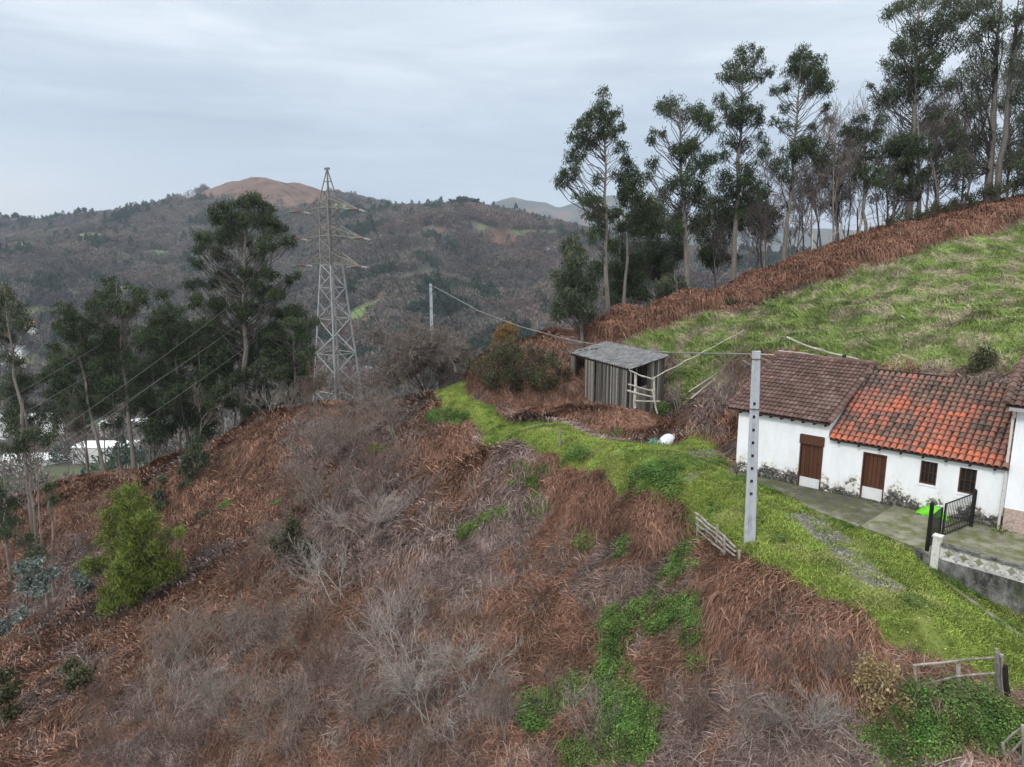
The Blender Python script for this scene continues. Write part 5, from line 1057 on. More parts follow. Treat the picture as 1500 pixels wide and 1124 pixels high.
for (kd, k, u, v, lab, s) in [
    ('knot', 0, 626, 562, 'round gnarled leafless bush standing at the far end of the grass track', .95),
    ('bush', 0, 605, 575, 'dull leafless shrub just left of the gnarled bush', .9), ('bush', 1, 560, 592, 'leafless shrub on the spur crest right of the pylon foot', 1.3), ('fine', 0, 530, 600, 'brown twiggy shrub in front of the pylon right leg', 1.2), ('bush', 2, 500, 604, 'grey twiggy shrub in front of the pylon centre', 1.2),
    ('fine', 1, 455, 603, 'brown twiggy shrub in front of the pylon left leg', 1.2), ('bush', 0, 425, 608, 'grey shrub between the pylon and the largest eucalyptus', 1.1), ('pale', 0, 395, 612, 'pale leafless shrub at the foot of the largest eucalyptus', .8),
    ('bush', 1, 462, 700, 'large grey leafless shrub below the pylon', 1.7), ('bush', 2, 505, 690, 'large grey leafless shrub right beside the one below the pylon', 1.5), ('fine', 0, 440, 755, 'tall brown thicket shrub lower down below the pylon', 1.4), ('bush', 0, 480, 770, 'grey leafless shrub in the middle of the upper thicket', 1.5), ('pale', 1, 540, 800, 'pale stemmed shrub at the right rim of the upper thicket', 1.2),
    ('fine', 1, 560, 745, 'thin brown shrub near the dark hollow below the track end', 1.3), ('bush', 1, 585, 660, 'slim shrub standing in the dark hollow beside the spur', 1.5), ('bush', 2, 420, 860, 'dark tangled shrub left of centre', 1.5), ('pale', 0, 500, 890, 'pale tangled shrub just left of centre', 1.2), ('fine', 0, 355, 880, 'brown shrub between the feathery sapling and the central thicket', 1.3),
    ('pale', 1, 640, 1060, 'largest pale leafless shrub spreading at the bottom centre', 1.35), ('pale', 0, 600, 1000, 'pale leafless shrub above and left of the largest pale one', 1.35), ('pale', 1, 700, 1010, 'pale leafless shrub right above the largest pale one', 1.15), ('bush', 0, 540, 1090, 'grey shrub at the bottom edge left of centre', 1.2), ('bush', 1, 740, 1100, 'grey shrub at the bottom edge right of centre', 1.0),
    ('fine', 1, 470, 1040, 'brown shrub low in the central thicket', 1.3), ('bush', 2, 420, 1110, 'grey shrub at the bottom edge nearer the left', 1.2), ('bush', 0, 330, 1080, 'grey slender shrub in the bottom left thicket', 1.3), ('fine', 0, 260, 1110, 'brown shrub at the bottom edge in the left thicket', 1.2), ('bush', 1, 245, 1010, 'grey shrub under the feathery sapling', 1.5),
    ('pale', 0, 235, 1075, 'pale stemmed shrub with a leaning trunk under the feathery sapling', 1.1), ('fine', 1, 150, 1060, 'brown shrub low on the red slope', 1.0), ('fine', 0, 180, 1115, 'brown shrub in the bottom left corner', 1.0), ('bush', 2, 350, 980, 'grey shrub in the left thicket middle', 1.3), ('bush', 1, 420, 960, 'grey shrub between left and central thickets', 1.3),
    ('pale', 0, 870, 1095, 'pale shrub at the bottom edge among the nettles', .7), ('fine', 1, 1010, 1090, 'brown shrub at the bottom edge below the nettles', .75), ('bush', 0, 1100, 1090, 'grey shrub at the bottom edge left of the autumn leaved bush', .75), ('pale', 1, 1180, 1100, 'pale shrub at the bottom edge under the autumn leaved bush', .7), ('fine', 0, 1150, 1010, 'brown twiggy shrub below the hanging bracken near the track', .7), ('bush', 2, 1220, 1020, 'grey shrub left of the autumn leaved bush', .6),
    ('fine', 0, 720, 575, 'bramble twigs on the bank where the track bends', .8), ('fine', 1, 770, 560, 'brown bramble twigs on the bank left of the shed', .8), ('bush', 0, 745, 535, 'grey bramble twigs topping the bank left of the shed', .7), ('fine', 0, 820, 590, 'brown bramble twigs below the open end of the shed', .6), ('fine', 1, 1085, 575, 'bramble twigs in the hollow between shed and brown roofed cottage', .9), ('bush', 2, 1060, 600, 'tangled twigs beside the brown roofed cottage wall', .7)]:
    bare(kd, k, u, v, lab, s * (.88 if v > 800 else 1), 54.5 if kd == 'knot' else None)
for i, (u, v, D, s, lab) in enumerate([(1223, 352, 60, 1.0, 'leafless white stemmed birch on the skyline by the fence'), (1190, 360, 63, 1.0, 'leafless tree left of the white stemmed birch'), (1160, 370, 64, .9, 'leafless tree behind the top of the bracken bank'), (1120, 385, 64, 1.0, 'leafless tree beneath the umbrella headed eucalyptus'),
        (1085, 400, 64, .9, 'leafless tree right of the tallest eucalyptus'), (1045, 410, 64, .8, 'leafless tree between forked and tallest eucalyptus'), (1255, 345, 62, 1.0, 'leafless tree right of the skyline fence post pair'), (1290, 335, 63, 1.0, 'leafless tree behind the last skyline fence post'), (1375, 318, 62, 1.0, 'leafless tree inside the right hand grove'),
        (1410, 305, 63, 1.1, 'leafless tree left of the massive twin trunks'), (1480, 290, 61, 1.2, 'leafless tree right of the massive twin trunks'), (1350, 322, 66, 1.1, 'leafless tree behind the dense low crown'), (930, 455, 64, .7, 'leafless tree right of the lone slender trunk'), (975, 440, 65, .8, 'leafless tree left of the forked eucalyptus foot'), (1205, 350, 66, 1.2, 'tall leafless tree behind the skyline fence start'), (1310,330,64,1.2,'tall leafless tree left end of the right hand grove')] + [(1105 + 26 * q, 395 - 11 * q, 68 + (q % 3) * 2, 1.0 + .1 * (q % 2), 'dim leafless tree of the back row behind the skyline fence') for q in range(9)]):
    bare('tree', i, u, v, lab, s * 1.05, D, 'leafless trees on the skyline', 'tree', 'bare_tree')
for i, (u, v, D, s, lab) in enumerate([(130, 700, 60, .9, 'leafless tree among the trunks over the white roofs'), (290, 665, 60, .8, 'leafless tree between the slope eucalyptus trunks'), (60, 745, 52, .9, 'leafless tree right of the crooked pale trunk')]):
    bare('tree', i, u, v, lab, s * .8, D, 'leafless trees on the left slope', 'tree', 'bare_tree')
# leafy bushes: autumn leaved bush, bramble mound, orange trees, ivy-clad stump
def bush(u, v, D, cl, lab, leaf, name='bush', dens=420, ll=.12, lw=.07, r0=.03, depth=.25, group=None, twigs=3):
    b = base_at(u, v) if D is None else grounded(u, v, D); Dd = b.y; tp = P(cl[0][0], cl[0][1], Dd)
    return tree(name, lab, b, tp, pxc(cl, Dd, depth=depth, seed=int(u)), r0, 'bush', group, leaf, 'twig', dens, ll, lw, int(u), 1, twigs, .2, .8, .02)
bush(1300, 1035, None, [(1272, 978, 16), (1300, 985, 16), (1290, 1005, 16), (1265, 1000, 12), (1310, 1015, 16), (1280, 1030, 16), (1325, 1030, 10)], 'bush with mottled orange and cream autumn leaves beside the crooked rail fence', 'leaf_dry', ll=.1, lw=.05, dens=420)
bush(425, 850, None, [(425, 770, 14), (435, 785, 16), (420, 800, 16), (445, 805, 14), (410, 790, 12)], 'ivy clad stump shrub with yellowish leaves in the thicket', 'leaf_ivy', dens=400, ll=.14)
bush(560, 665, None, [(550, 655, 8), (562, 660, 8)], 'small yellow green tuft in the hollow below the track end', 'leaf_bright', dens=300)
bush(742, 520, 56, [(742, 478, 9), (732, 488, 12), (752, 488, 12), (742, 500, 15), (728, 505, 10), (758, 505, 10)], 'orange leaved small tree beyond the bank left of the shed', 'orange_leaf', 'broadleaf_tree', dens=330, ll=.16, lw=.05)
bush(806, 520, 53, [(800, 503, 9), (812, 508, 9)], 'small russet bush left of the shed roof', 'orange_leaf', dens=330)
bush(1070, 452, None, [(1068, 445, 8), (1080, 444, 7), (1060, 449, 6)], 'small dense green gorse bush at the top of the meadow', 'leaf_ivy', dens=500)
bush(1135, 436, None, [(1128, 432, 8), (1142, 428, 8), (1150, 430, 7), (1118, 438, 7)], 'low grey green shrub on the bracken strip above the meadow', 'leaf_ivy', dens=350)
bush(1440, 545, None, [(1435, 530, 14), (1455, 538, 12), (1425, 540, 10), (1440, 520, 10)], 'dark bluish shrub at the foot of the meadow behind the red roof', 'leaf_ivy', dens=320)
bush(1466, 792, None, [(1466, 783, 5), (1458, 787, 5), (1474, 787, 5)], 'small green plant growing on the yard by the pink stone base', 'leaf_bright', dens=900, ll=.14, lw=.05)
bush(740, 566, None, [(705, 535, 18), (725, 522, 20), (755, 515, 20), (785, 520, 18), (715, 552, 18), (745, 545, 22), (780, 545, 20), (760, 566, 16)], 'big olive bramble mound on the bank where the track bends', 'leaf_ivy', dens=200, depth=.9, ll=.13, twigs=6)
bush(825, 570, None, [(805, 530, 16), (830, 548, 14), (812, 560, 14), (840, 570, 10), (795, 550, 14)], 'olive bramble mound just left of the shed', 'leaf_ivy', dens=180, depth=.6, ll=.13, twigs=6)
bush(985, 612, None, [(985, 595, 10), (1020, 600, 12), (1050, 610, 14), (1035, 590, 10)], 'low bramble patch right of the hurdle', 'leaf_ivy', dens=200, depth=.6)
bush(640, 562, None, [(625, 553, 8), (640, 550, 8), (655, 551, 7), (612, 557, 6)], 'dark green ivy hedge at the far end of the track', 'leaf_ivy', dens=330, depth=.5)
bush(1470, 292, 57, [(1440, 283, 12), (1460, 278, 14), (1485, 272, 16), (1505, 268, 16), (1420, 290, 10), (1400, 294, 9)], 'dark bramble bank on the crest at the right edge under the massive trunks', 'leaf_ivy', dens=260, depth=.8)
bush(1340, 322, 57, [(1325, 318, 9), (1345, 314, 10), (1365, 309, 10), (1385, 303, 9), (1305, 326, 8)], 'low bramble hedge on the crest at the foot of the right hand grove', 'leaf_ivy', dens=220, depth=.8)
bush(660, 556, None, [(655, 545, 10), (668, 540, 10), (645, 538, 9), (680, 552, 7)], 'small olive bush just right of the gnarled bush', 'leaf_ivy', dens=260, depth=.4)
bush(970, 448, 60, [(1000, 425, 10), (985, 432, 12), (970, 438, 10)], 'rounded green gorse bush behind the bracken bank', 'leaf_ivy', dens=330)
# ferns hanging green at the shed bank and lower right corner
frm = leafmat('fern_green', (.07, .13, .02), (.16, .24, .05), scale=2)
def fern(u, v, s, lab):
    b = base_at(u, v); mb = MB()
    for k in range(9):
        a = k * .7 + random.uniform(-.2, .2); L_ = s * random.uniform(.7, 1.1); pr = None
        for i in range(1, 12):
            f = i / 12; p = Vector((math.cos(a) * L_ * f, math.sin(a) * L_ * f, L_ * (.9 * f - 1.0 * f * f) + .1)); w_ = .2 * s * math.sin(math.pi * min(.97, f + .08)) ; sd = Vector((-math.sin(a), math.cos(a), 0)); fw = Vector((math.cos(a), math.sin(a), 0)) * .03 * s
            for sg in (-1, 1): mb.add([p - fw, p + fw, p + sd * sg * w_ + fw * 2 - Vector((0, 0, .04 * s))], [(0, 1, 2)], random.uniform(.7, 1.3))
    o = mb.build('fern', frm); o.location = b; tag(o, lab, 'fern', 'green ferns')
for q_ in [(936, 640, .75, 'green fern hanging on the bank under the shed corner'), (912, 628, .6, 'green fern on the bank left of the one under the shed corner'), (1270, 1050, .5, 'upper green fern below the autumn leaved bush'), (1250, 1068, .5, 'lower green fern below the autumn leaved bush'), (1295, 1100, .5, 'green fern nearest the bottom edge'), (1395, 1015, .5, 'green fern under the crooked rail fence')]: fern(*q_)
# ------------------------------------------------------------------ scattered ground cover (uncountable)
SRC = bpy.data.collections.new('scatter_sources')       # not linked: only feeds the instancers
def scatter(name, protos, P3, X, Zn, scl, idx=None, label='', cat=''):
    """protos: meshes; P3 points, X local x direction, Zn local z direction"""
    c = bpy.data.collections.new(name + '_kinds')
    for i, me in enumerate(protos): o = bpy.data.objects.new('%s_%02d' % (me.name, i), me); c.objects.link(o)
    Zn = unit(Zn); Y = unit(np.cross(Zn, X)); X = np.cross(Y, Zn); R = np.stack([X, Y, Zn], -1)       # columns
    sy = np.hypot(R[:, 0, 0], R[:, 1, 0]); e = np.stack([np.arctan2(R[:, 2, 1], R[:, 2, 2]), np.arctan2(-R[:, 2, 0], sy), np.arctan2(R[:, 1, 0], R[:, 0, 0])], -1)
    n = len(P3); me = bpy.data.meshes.new(name); me.vertices.add(n); me.vertices.foreach_set('co', np.asarray(P3, np.float32).ravel())
    a = me.attributes.new('rot', 'FLOAT_VECTOR', 'POINT'); a.data.foreach_set('vector', e.astype(np.float32).ravel())
    a = me.attributes.new('scl', 'FLOAT', 'POINT'); a.data.foreach_set('value', np.broadcast_to(scl, (n,)).astype(np.float32))
    a = me.attributes.new('idx', 'INT', 'POINT'); a.data.foreach_set('value', (RNG.integers(0, len(protos), n) if idx is None else idx).astype(np.int32))
    ob = put(name, me); ng = bpy.data.node_groups.new(name, 'GeometryNodeTree')
    ng.interface.new_socket('Geometry', in_out='INPUT', socket_type='NodeSocketGeometry'); ng.interface.new_socket('Geometry', in_out='OUTPUT', socket_type='NodeSocketGeometry')
    N = ng.nodes; L = ng.links; gi = N.new('NodeGroupInput'); go = N.new('NodeGroupOutput'); ip = N.new('GeometryNodeInstanceOnPoints'); ci = N.new('GeometryNodeCollectionInfo')
    ci.inputs[0].default_value = c; ci.inputs['Separate Children'].default_value = True; ci.inputs['Reset Children'].default_value = True; ip.inputs['Pick Instance'].default_value = True
    def na(nm, ty): x = N.new('GeometryNodeInputNamedAttribute'); x.data_type = ty; x.inputs[0].default_value = nm; return x.outputs[0]
    L.new(gi.outputs[0], ip.inputs['Points']); L.new(ci.outputs[0], ip.inputs['Instance']); L.new(na('idx', 'INT'), ip.inputs['Instance Index']); L.new(na('rot', 'FLOAT_VECTOR'), ip.inputs['Rotation']); L.new(na('scl', 'FLOAT'), ip.inputs['Scale'])
    L.new(ip.outputs[0], go.inputs[0]); md = ob.modifiers.new('instances', 'NODES'); md.node_group = ng; return stuff(ob, label, cat)
def strips(rng, n, rad, L, W, arch, spread, segs=4, yaw=None, droop=0, dist=None, tmax=1.0):
    """curved stalks starting in a disc, running roughly along +x"""
    r = rad * np.sqrt(rng.random(n)); a = rng.uniform(0, 2 * math.pi, n); o = np.stack([r * np.cos(a), r * np.sin(a), rng.uniform(0, .05, n)], -1)
    y = rng.normal(0, spread, n) if yaw is None else rng.uniform(0, 2 * math.pi, n); l = L * rng.uniform(.5, 1.3, n); h = arch * rng.uniform(.2, 1.3, n); w = W * rng.uniform(.6, 1.5, n); cv = rng.normal(0, .35 if yaw is not None else .16, n)
    V = []; ks = np.linspace(0, 1, segs + 1)
    for t in ks:
        yy = y + cv * t; p = o + np.stack([np.cos(yy) * l * t, np.sin(yy) * l * t, h * 4 * t * (1 - t * (.9 + droop))], -1); s = np.stack([-np.sin(yy), np.cos(yy), rng.uniform(-.6, .6, n) * 0 + .3], -1) * (w * (1 - .7 * t))[:, None] * .5
        V += [p - s, p + s]
    V = np.stack(V, 1); m_ = 2 * (segs + 1); V = V.reshape(-1, 3); b = np.arange(n)[:, None] * m_
    Q = np.concatenate([b + np.array([[2 * k, 2 * k + 1, 2 * k + 3, 2 * k + 2]]) for k in range(segs)]); T = np.repeat(rng.random(n) * (.78 if W >= .028 else .93), m_); return V, Q, T
def merge(*ms):
    o = 0; VV, QQ, TT = [], [], []
    for V, Q, T in ms: VV.append(V); QQ.append(Q + o); TT.append(T); o += len(V)
    return np.concatenate(VV), np.concatenate(QQ), np.concatenate(TT)
# --- materials driven by each stalk's own tone and a broad world-space patchiness
def bracken_mat(name, A, B, sc=.16, lo=.44, hi=.56, vs=.8, va=.6):
    m = NT(name); t = m.attr('tone'); xg = m.math('MULTIPLY', m.rampf(m.n('ShaderNodeSeparateXYZ', {0: m.pos()}).outputs[0], -10, -22), -.10); z = m.rampf(m.math('ADD', m.math('ADD', m.noise(sc, 3, .5), xg), m.math('MULTIPLY', m.math('SUBTRACT', m.noise(.7, 3, .6), .5), .6)), lo, hi)
    r = m.n('ShaderNodeObjectInfo').outputs['Random']; c = m.mix(z, m.ramp(t, A), m.ramp(t, B)); pv_ = m.math('ADD', m.math('MULTIPLY', m.rampf(m.noise(vs, 3, .6), .35, .65), va), 1 - va * .55); c = m.n('ShaderNodeHueSaturation', {'Value': m.math('MULTIPLY', pv_, m.math('ADD', m.math('MULTIPLY', r, .5), .75)), 'Color': c}).outputs[0]
    return m.out(c, rough=.9)
RUS = [(0, (.055, .031, .022)), (.3, (.155, .076, .049)), (.6, (.265, .138, .092)), (.85, (.38, .235, .17)), (1, (.54, .40, .31))]
MAU = [(0, (.055, .04, .033)), (.3, (.15, .10, .082)), (.6, (.24, .170, .155)), (.85, (.36, .285, .26)), (1, (.56, .47, .42))]
MAT['bracken'] = bracken_mat('dead_bracken_stalks', RUS, MAU)  # its value noise paints hummock shading into the stalk colour
MAT['bracken_red'] = bracken_mat('russet_bracken_stalks', RUS, [(p, (c[0] * .94, c[1] * .92, c[2] * .92)) for p, c in RUS])
MAT['brush'] = bracken_mat('tangled_brush', [(0, (.055, .042, .034)), (.5, (.16, .12, .10)), (.85, (.27, .22, .19)), (1, (.40, .35, .31))], MAU)
MAT['grass_mead'] = bracken_mat('meadow_grass_blades', [(0, (.07, .11, .022)), (.45, (.15, .235, .045)), (.75, (.24, .31, .09)), (1, (.46, .42, .27))], [(0, (.12, .11, .055)), (.4, (.26, .24, .13)), (.8, (.44, .40, .27)), (1, (.58, .53, .40))], .6, .47, .62)
MAT['grass_track'] = bracken_mat('track_grass_blades', [(0, (.08, .115, .02)), (.6, (.19, .265, .04)), (1, (.31, .37, .10))], [(0, (.11, .13, .03)), (.6, (.23, .26, .06)), (1, (.36, .35, .17))], .5, .5, .66)
MAT['nettle'] = bracken_mat('nettle_leaves', [(0, (.02, .045, .012)), (.5, (.055, .12, .028)), (1, (.14, .24, .055))], [(0, (.025, .05, .014)), (.6, (.075, .13, .03)), (1, (.17, .23, .065))], .5, vs=1.6, va=.7)
def bm_(name, parts, mat): V, Q, T = merge(*parts); return npmesh(name, V, Q, MAT[mat], T)
g = np.random.default_rng(33)
pr_mat = [bm_('bracken_mat', [strips(g, 120, .7, .85, .022, .13, .42), strips(g, 30, .6, .6, .05, .18, .6)], 'bracken') for _ in range(4)]
pr_fine = [bm_('bracken_mat_fine', [strips(g, 230, .6, .62, .0085, .10, .45), strips(g, 60, .55, .4, .03, .13, .7), strips(g, 14, .5, .7, .016, .2, .9)], 'bracken') for _ in range(4)]
pr_red = [bm_('bracken_tuft', [strips(g, 130, .55, .6, .020, .30, 0, yaw=1, droop=.35), strips(g, 50, .5, .4, .05, .36, 1.0, yaw=1, droop=.3)], 'bracken_red') for _ in range(3)]
pr_hang = [bm_('bracken_curtain', [strips(g, 200, .5, .85, .013, .22, .5, 5, droop=.5), strips(g, 50, .5, .6, .035, .28, .7, droop=.5)], 'bracken_red') for _ in range(3)]
pr_brush = [bm_('brush', [strips(g, 120, .7, 1.0, .009, .42, 0, 4, yaw=1)], 'brush') for _ in range(3)]
pr_grass = [bm_('meadow_tuft', [strips(g, 90, .42, .38, .022, .14, .8, 3)], 'grass_mead') for _ in range(4)]
pr_tuss = [bm_('tussock', [strips(g, 160, .3, .62, .02, .24, .9, 4)], 'grass_mead') for _ in range(2)]
pr_track = [bm_('short_tuft', [strips(g, 60, .3, .11, .014, .05, 0, 2, yaw=1)], 'grass_track') for _ in range(3)]
def leaf_clump(n, rad, h, s):
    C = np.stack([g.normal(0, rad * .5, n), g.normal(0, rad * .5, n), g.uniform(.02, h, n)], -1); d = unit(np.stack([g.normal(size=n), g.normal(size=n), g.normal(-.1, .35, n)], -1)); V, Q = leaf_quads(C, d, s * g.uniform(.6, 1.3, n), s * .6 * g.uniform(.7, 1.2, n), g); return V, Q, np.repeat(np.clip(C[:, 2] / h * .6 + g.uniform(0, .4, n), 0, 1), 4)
pr_net = [bm_('nettle_clump', [leaf_clump(330, .42, .38, .075), strips(g, 12, .3, .3, .012, .3, 0, 3, yaw=1)], 'nettle') for _ in range(3)]
# --- where things grow
def sample(n, zone_fn, x0=-62, x1=58, y0=8, y1=92, seed=0):
    r = np.random.default_rng(seed); x = r.uniform(x0, x1, n); y = r.uniform(y0, y1, n); k = zone_fn(x, y, r); return x[k], y[k]
def frame_of(x, y, jit=.25, up=.0):
    gx_, gy_ = hmap(x, y, SZx), hmap(x, y, SZy); z = hmap(x, y); n = unit(np.stack([-gx_ * (1 - up), -gy_ * (1 - up), np.ones_like(x)], -1)); a = np.arctan2(-gy_, -gx_) + RNG.normal(0, jit, len(x)); X = np.stack([np.cos(a), np.sin(a), -np.hypot(gx_, gy_)], -1); return np.stack([x, y, z], -1), X, n
def visible(x, y, z, pad=60):
    u, v = proj(np.stack([x, y, z], -1)); return (u > -pad) & (u < 1500 + pad) & (v > -pad) & (v < 1124 + pad * 3)
house_fp = np.array([hw(*q)[:2] for q in [(-.2, -1), (17, -5), (17, 8), (-.2, 7)]])
shed_fp = np.array([[p.x, p.y] for p in (A_, D_, C_, B_)])
def clear(x, y): return ~inpoly(house_fp, x, y) & ~inpoly(shed_fp, x, y)
brush_z = zone([(150, 1200), (160, 1040), (240, 930), (330, 900), (380, 850), (400, 760), (420, 660), (440, 610), (560, 590), (600, 620), (590, 680), (560, 760), (600, 830), (680, 850), (740, 900), (760, 960), (780, 1020), (800, 1120), (800, 1200)])
brush2 = zone([(1000, 1124), (1010, 1050), (1080, 960), (1120, 900), (1200, 900), (1260, 970), (1250, 1040), (1270, 1124), (1260, 1200), (1000, 1200)])
Mbrush = np.maximum(blur(inpoly(brush_z, GX, GY), 6), blur(inpoly(brush2, GX, GY), 4) * .8)
red_z = zone([(870, 500), (880, 476), (1000, 446), (1100, 410), (1200, 376), (1300, 347), (1500, 296), (1560, 300), (1500, 316), (1400, 350), (1320, 378), (1240, 398), (1150, 424), (1070, 446), (980, 468), (905, 500)])
Mred = blur(inpoly(red_z, GX, GY), 5); Mred = sstep(.25, .75, Mred + 1.25 * fbm(GX / 3.4, GY / 2.2, 61, 3)) * sstep(.05, .3, Mred)
hang_z = zone([(800, 665), (870, 690), (960, 735), (1005, 755), (1010, 800), (960, 800), (900, 775), (840, 750), (815, 700)]); hang2 = zone([(1075, 805), (1110, 830), (1180, 875), (1260, 925), (1300, 965), (1260, 1000), (1180, 1000), (1090, 940), (1070, 880)]); bank_z = zone([(690, 560), (720, 585), (800, 610), (870, 632), (930, 645), (990, 630), (960, 600), (880, 575), (800, 520), (700, 530)])
Mhang = np.maximum(np.maximum(blur(inpoly(hang_z, GX, GY), 2), blur(inpoly(hang2, GX, GY), 2)), blur(inpoly(bank_z, GX, GY), 2) * .6)
notr = lambda x, y: (hmap(x, y, Mtrack) < .35) & (hmap(x, y, Myard) < .3) & clear(x, y)
x, y = sample(95000, lambda x, y, r: notr(x, y) & (hmap(x, y, Mmead) < .5) & (r.random(len(x)) > np.clip(1.6 * hmap(x, y, Mnet), 0, .9)) & (r.random(len(x)) > .15 * hmap(x, y, Mbrush)) & (r.random(len(x)) < np.clip(60 / (y + 8), .55, 1.0)) & visible(x, y, hmap(x, y)), seed=1)
P3, X, n_ = frame_of(x, y, .3); nr = np.hypot(x, y + 0) < 33; scatter('dead_bracken', pr_mat + pr_fine, P3, X, n_, RNG.uniform(.7, 1.25, len(x)), np.where(nr, RNG.integers(4, 8, len(x)), RNG.integers(0, 4, len(x))), label='flattened dead bracken matting the slopes', cat='dead bracken'); print('bracken', len(x))
x, y = sample(60000, lambda x, y, r: notr(x, y) & (r.random(len(x)) < hmap(x, y, Mred) * 1.0) & visible(x, y, hmap(x, y)), -5, 58, 35, 75, seed=2)
P3, X, n_ = frame_of(x, y, .9, .4); P3[:, 2] += .75 * sstep(.3, 1, hmap(x, y, Mred)) * (.05 + vnoise(x / 1.6, y / 1.6, 3)); scatter('russet_bracken', pr_red, P3, X, n_, RNG.uniform(.8, 1.5, len(x)), label='thick russet bracken along the top of the meadow', cat='bracken'); print('red', len(x))
x, y = sample(60000, lambda x, y, r: (hmap(x, y, Mtrack) < .45) & clear(x, y) & (r.random(len(x)) < hmap(x, y, Mhang) * .8 * (1 - .9 * np.clip(2 * hmap(x, y, Mnet), 0, 1))) & (np.abs((x - FENCE_Y[0].x) * (FENCE_Y[1].y - FENCE_Y[0].y) - (y - FENCE_Y[0].y) * (FENCE_Y[1].x - FENCE_Y[0].x)) / math.hypot(FENCE_Y[1].x - FENCE_Y[0].x, FENCE_Y[1].y - FENCE_Y[0].y) + 9 * ((y < FENCE_Y[1].y - .3) | (y > FENCE_Y[0].y + .3)) > 1.0) & visible(x, y, hmap(x, y)), -12, 20, 12, 58, seed=3)
P3, X, n_ = frame_of(x, y, .35, .3); P3[:, 2] += .12; scatter('hanging_bracken', pr_hang, P3, X, n_, RNG.uniform(.6, 1.1, len(x)), label='dead bracken fronds hanging over the banks beside the track', cat='hanging bracken'); print('hang', len(x))
x, y = sample(30000, lambda x, y, r: notr(x, y) & (r.random(len(x)) < hmap(x, y, Mbrush) * .28 + .03) & (hmap(x, y, Mmead) < .3) & visible(x, y, hmap(x, y)), seed=4)
P3, X, n_ = frame_of(x, y, 3, .5); scatter('thicket', pr_brush, P3, X, n_, RNG.uniform(.6, 1.2, len(x)), label='tangled grey bramble thicket low on the slope', cat='thicket'); print('brush', len(x))
x, y = sample(70000, lambda x, y, r: (r.random(len(x)) < hmap(x, y, Mmead)) & clear(x, y) & visible(x, y, hmap(x, y)), 3, 58, 28, 68, seed=5)
P3, X, n_ = frame_of(x, y, .5); scatter('meadow_grass', pr_grass, P3, X, n_, RNG.uniform(.6, 1.2, len(x)), label='long matted green and straw coloured grass on the hillside meadow', cat='grass'); print('mead', len(x))
def tus(x, y, r): return (r.random(len(x)) < hmap(x, y, Mmead) * sstep(.5, .62, vnoise(x / 2.2, y / 1.1, 55)) * .8) & clear(x, y) & visible(x, y, hmap(x, y))
x, y = sample(26000, tus, 3, 58, 28, 68, seed=6)
P3, X, n_ = frame_of(x, y, .4); scatter('tussocks', pr_tuss, P3, X, n_, RNG.uniform(.7, 1.3, len(x)), label='bleached grass tussocks scattered over the meadow', cat='tussocks'); print('tuss', len(x))
x, y = sample(90000, lambda x, y, r: (r.random(len(x)) < sstep(.3, .8, hmap(x, y, Mtrack)) * np.where(hmap(x, y, Mgr) > .3, .07, 1) * np.clip(.30 + 1.5 * (vnoise(x / .8, y / .8, 71) - .3), .06, 1)) & clear(x, y) & (hmap(x, y, Myard) < .4) & visible(x, y, hmap(x, y)), -8, 20, 10, 58, seed=7)
P3, X, n_ = frame_of(x, y, 3); scatter('track_grass', pr_track, P3, X, n_, RNG.uniform(.6, 1.5, len(x)), label='short bright grass growing over the track', cat='track grass'); print('track', len(x))
x, y = sample(44000, lambda x, y, r: (r.random(len(x)) < sstep(.15, .6, 1.35 * hmap(x, y, Mnet) + .5 * (vnoise(x / .6, y / .6, 81) - .6) * (hmap(x, y, Mnet) > .05))) & clear(x, y) & (hmap(x, y, Myard) < .4) & visible(x, y, hmap(x, y)), -25, 20, 10, 58, seed=8)
P3, X, n_ = frame_of(x, y, 3, .6); scatter('nettles', pr_net, P3, X, n_, RNG.uniform(.45, 1.0, len(x)), label='patches of fresh green nettles and low weeds', cat='nettles'); print('net', len(x))
x, y = sample(26000, lambda x, y, r: (r.random(len(x)) < sstep(.45, .9, hmap(x, y, Mtrack)) * sstep(.62, .74, vnoise(x / 1.1, y / 1.1, 83)) * .8) & (hmap(x, y, Mgr) < .3) & clear(x, y) & (hmap(x, y, Myard) < .3) & visible(x, y, hmap(x, y)), -8, 20, 10, 45, seed=18)
P3, X, n_ = frame_of(x, y, 3, .6); scatter('verge_weeds', pr_net, P3, X, n_, RNG.uniform(.25, .5, len(x)), label='low leafy weeds dotted over the grass track', cat='weeds')
# fallen leaves
lf = MB(); 
for k in range(3): lf = MB(); lf.add([(0, 0, .02), (.05, .03, .035), (.1, 0, .02), (.05, -.03, .03)], [(0, 1, 2, 3)], 1)
MAT['litter'] = speckle('fallen_leaves', (.30, .24, .17), (.62, .57, .48), 3, 0, .01, world=True)
pr_l = [lf.mesh('leaf', MAT['litter'])]
x, y = sample(22000, lambda x, y, r: clear(x, y) & (r.random(len(x)) < .15 + .6 * hmap(x, y, Mtrack)) & visible(x, y, hmap(x, y)), -30, 20, 10, 58, seed=9)
P3, X, n_ = frame_of(x, y, 3); P3[:, 2] += .06; scatter('leaf_litter', pr_l, P3, X, n_, RNG.uniform(.3, .8, len(x)), label='pale fallen leaves strewn on the track and slope', cat='leaf litter')

